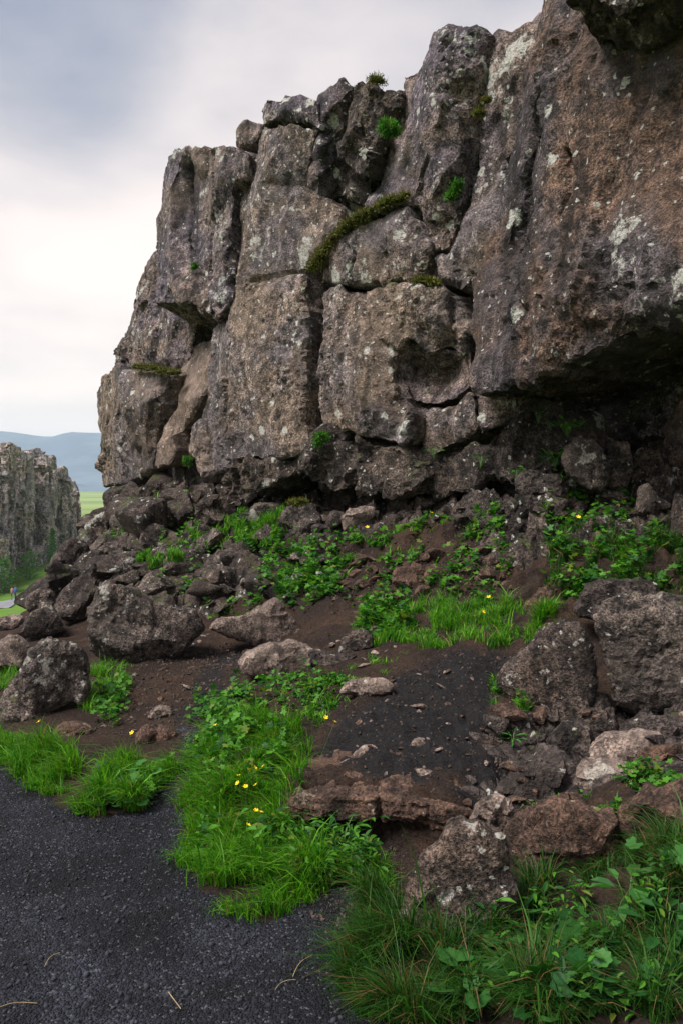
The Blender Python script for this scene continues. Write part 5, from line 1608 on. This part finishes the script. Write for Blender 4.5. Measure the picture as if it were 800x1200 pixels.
def mountain(name, prof, Y, label, dpt=900):
    us = np.array([p[0] for p in prof], float)
    vs_ = np.array([p[1] for p in prof], float)
    uu = np.linspace(us[0], us[-1], 160)
    vv = np.interp(uu, us, vs_)
    tp = np.array([at(a, b, Y) for a, b in zip(uu, vv)])
    rows = []
    K = 16
    for k in range(2 * K + 1):
        f = k / K - 1          # -1 near foot, 0 crest, 1 far foot
        hgt = (1 - abs(f)) ** 1.25
        r = tp.copy()
        r[:, 1] += f * dpt
        r[:, 0] *= r[:, 1] / Y
        base = -60.0
        r[:, 2] = base + (tp[:, 2] - base) * hgt
        r[:, 2] += 14 * fbm(r * np.array((.006, .006, 0)) + 3, 4) * (1 - hgt) * hgt * 4
        rows.append(r)
    V = np.stack(rows, 0).reshape(-1, 3)
    n = 160
    j, i = np.meshgrid(np.arange(2 * K), np.arange(n - 1), indexing='ij')
    a = (j * n + i).ravel()
    tag(mesh_obj(name, V, np.stack([a, a + 1, a + n + 1, a + n], 1), M['mountain']), label, kind='structure')


mountain('mountain', [(-900, 530), (-400, 515), (-150, 500), (0, 505), (20, 507), (45, 511), (60, 512), (68, 510), (80, 506), (100, 507), (160, 508), (300, 520), (500, 540), (900, 560)], 3200, 'long haze blue mountain ridge behind the valley')
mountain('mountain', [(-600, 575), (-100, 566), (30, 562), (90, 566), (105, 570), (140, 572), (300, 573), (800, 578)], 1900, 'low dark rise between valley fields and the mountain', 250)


# trees and bushes by the far wall
def tree(u, v, Y, hgt, rad, label, seed, name='birch_tree', cat='tree', n=700, conic=False):
    rng = np.random.default_rng(seed)
    x, y = at(u, v, Y)[:2]
    z = vz(x, y)
    p = np.array((x, y, z))
    root = empty(name, p)
    tag(root, label, cat, None)
    V, T, b = [], [], 0

    def limb(a, c, r0, r1):
        nonlocal b
        a, c = np.array(a, float), np.array(c, float)
        d = (c - a) / np.linalg.norm(c - a)
        e = np.cross(d, (.3, .8, .1))
        e /= np.linalg.norm(e)
        f = np.cross(d, e)
        for q, r in ((a, r0), (c, r1)):
            for k in range(6):
                t = k * math.pi / 3
                V.append(q + r * (math.cos(t) * e + math.sin(t) * f))
        for k in range(6):
            T.append((b + k, b + (k + 1) % 6, b + 6 + (k + 1) % 6, b + 6 + k))
        b += 12
    limb((0, 0, -.3), (0, 0, hgt * .75), .09 * hgt / 4, .03)
    for i in range(7):
        a = 2.4 * i
        zz = hgt * (.2 + .08 * i)
        limb((0, 0, zz), (rad * .6 * math.cos(a), rad * .6 * math.sin(a), zz + hgt * .14), .03, .012)
    mesh_obj('trunk', np.array(V) + p, np.array(T), M['bark'], root, origin=p)
    tz = rng.uniform(0.06, 1, n)
    pr = (1.08 - tz) if conic else np.sqrt(np.clip(1 - (tz * 2 - 1) ** 2, 0, 1)) + .1
    az = rng.uniform(0, 6.283, n)
    rr = rad * pr * rng.uniform(.35, 1.0, n) * (0.8 + .35 * np.sin(az * 3 + tz * 9))
    P = np.stack([rr * np.cos(az), rr * np.sin(az), tz * hgt], 1) + p
    tv, tt = lance(.6)
    LV, LT = instance_mesh(tv, tt, P, rots(n, rng), .22 * hgt / 3.5 * rng.uniform(.6, 1.3, n))
    mesh_obj('crown', LV, LT, M['far_leaf'], root, origin=p, attrs={'rnd': np.repeat(rng.uniform(0, 1, n), len(tv))}, smooth=False)


M['bark'] = plain_mat('bark', (0.10, 0.08, 0.06), .95, .4)
M['far_leaf'] = leaf_mat('far_leaves', (0.035, 0.105, 0.025), (0.09, 0.20, 0.045))
tree(62, 662, 121, 6.0, 1.2, 'tallest slim green tree below the far cliff', 71, conic=True)
tree(35, 672, 115, 4.4, 1.8, 'round green bush at the foot of the dark cleft', 72, 'bush', 'bush')
tree(6, 697, 107, 5.0, 1.6, 'grey green bush at the left edge by the valley path', 73, 'bush', 'bush')
tree(46, 685, 109, 1.6, 1.6, 'low bush on the slope above the valley path', 74, 'bush', 'bush', 400)
tree(78, 662, 122, 2.4, 1.8, 'small bush right of the slim tree', 75, 'bush', 'bush', 400)


# two walkers on the valley path
def person(u, v, Y, top, legs, label, seed, hair):
    x, y = at(u, v, Y)[:2]
    P = np.array([[x, y, 0]])
    z = vz(x, y) + 0.3 * float(fbm(np.array([[x, y, 0.0]]) / 9, 2)[0]) * min(1, y / 100) + .13
    S = [(0, 0, .98), (0, 0, 1.2), (0, 0, 1.42), (0, 0, 1.52), (0, -.01, 1.64), (0, -.01, 1.74),
         (.18, 0, 1.40), (.23, -.02, 1.13), (.21, -.10, .90), (-.18, 0, 1.40), (-.23, .02, 1.13), (-.21, -.05, .90),
         (.09, 0, .92), (.10, -.10, .50), (.10, -.04, .07), (.10, -.16, .04), (-.09, 0, .92), (-.10, .06, .50), (-.10, .20, .09), (-.10, .08, .04)]
    E = [(0, 1), (1, 2), (2, 3), (3, 4), (4, 5), (2, 6), (6, 7), (7, 8), (2, 9), (9, 10), (10, 11), (0, 12), (12, 13), (13, 14), (14, 15), (0, 16), (16, 17), (17, 18), (18, 19)]
    rad = [.15, .145, .15, .06, .095, .07, .065, .05, .04, .065, .05, .04, .10, .07, .05, .045, .10, .07, .05, .045]
    me = bpy.data.meshes.new('person')
    me.from_pydata(S, E, [])
    o = bpy.data.objects.new('person', me)
    COL.objects.link(o)
    sk = o.modifiers.new('skin', 'SKIN')
    for i, r in enumerate(rad):
        me.skin_vertices[0].data[i].radius = (r, r * .8)
    me.skin_vertices[0].data[0].use_root = True
    o.modifiers.new('smooth', 'SUBSURF').levels = 1
    dg = bpy.context.evaluated_depsgraph_get()
    ev = bpy.data.meshes.new_from_object(o.evaluated_get(dg))
    bpy.data.objects.remove(o)
    ev.materials.clear()
    for c in (top, legs, (.45, .30, .23)):
        ev.materials.append(plain_mat('cloth', c, .9, .1))
    for pl in ev.polygons:
        c = pl.center
        pl.material_index = 2 if c.z > 1.5 or (abs(c.x) > .13 and c.z < .97) else 1 if c.z < .96 else 0
        pl.use_smooth = True
    ob = bpy.data.objects.new('person', ev)
    COL.objects.link(ob)
    ob.location = (x, y, z)
    ob.rotation_euler = (0, 0, 2.8 + seed)
    tag(ob, label, 'person')
    tv, tt = ico(2)
    hv = tv[:, :] * np.array((.105, .115, .10)) + np.array((0, .02, 1.70))
    h = mesh_obj('hair', hv, tt, plain_mat('hair', hair, .8, .2), ob)
    h.location = (0, 0, 0)
    return ob


person(14.5, 704, 97.5, (.30, .14, .13), (.05, .07, .14), 'walker in a reddish top on the valley path', 0, (.05, .03, .02))
person(18.5, 704, 98, (.05, .12, .28), (.04, .06, .12), 'walker in a blue jacket on the valley path', .3, (.10, .06, .03))

# ------------------------------------------------------------------ air
m = bpy.data.materials.new('haze_air')
m.use_nodes = True
nt = NT(m.node_tree)
vol = nt.new('ShaderNodeVolumePrincipled', ins={'Color': (0.70, 0.84, 1.0, 1), 'Density': 0.00015, 'Anisotropy': 0.1})
nt.new('ShaderNodeOutputMaterial', ins={'Volume': vol.outputs[0]})
xs, ys, zs = (-5200.0, 5200.0), (-2200.0, 4300.0), (-320.0, 260.0)
hv = np.array([(x, y, z) for x in xs for y in ys for z in zs])
hz_ = mesh_obj('haze', hv, np.array([(0, 1, 3, 2), (4, 6, 7, 5), (0, 4, 5, 1), (2, 3, 7, 6), (0, 2, 6, 4), (1, 5, 7, 3)]), m, smooth=False)
tag(hz_, 'thin blue haze filling the valley air', 'haze', kind='stuff')
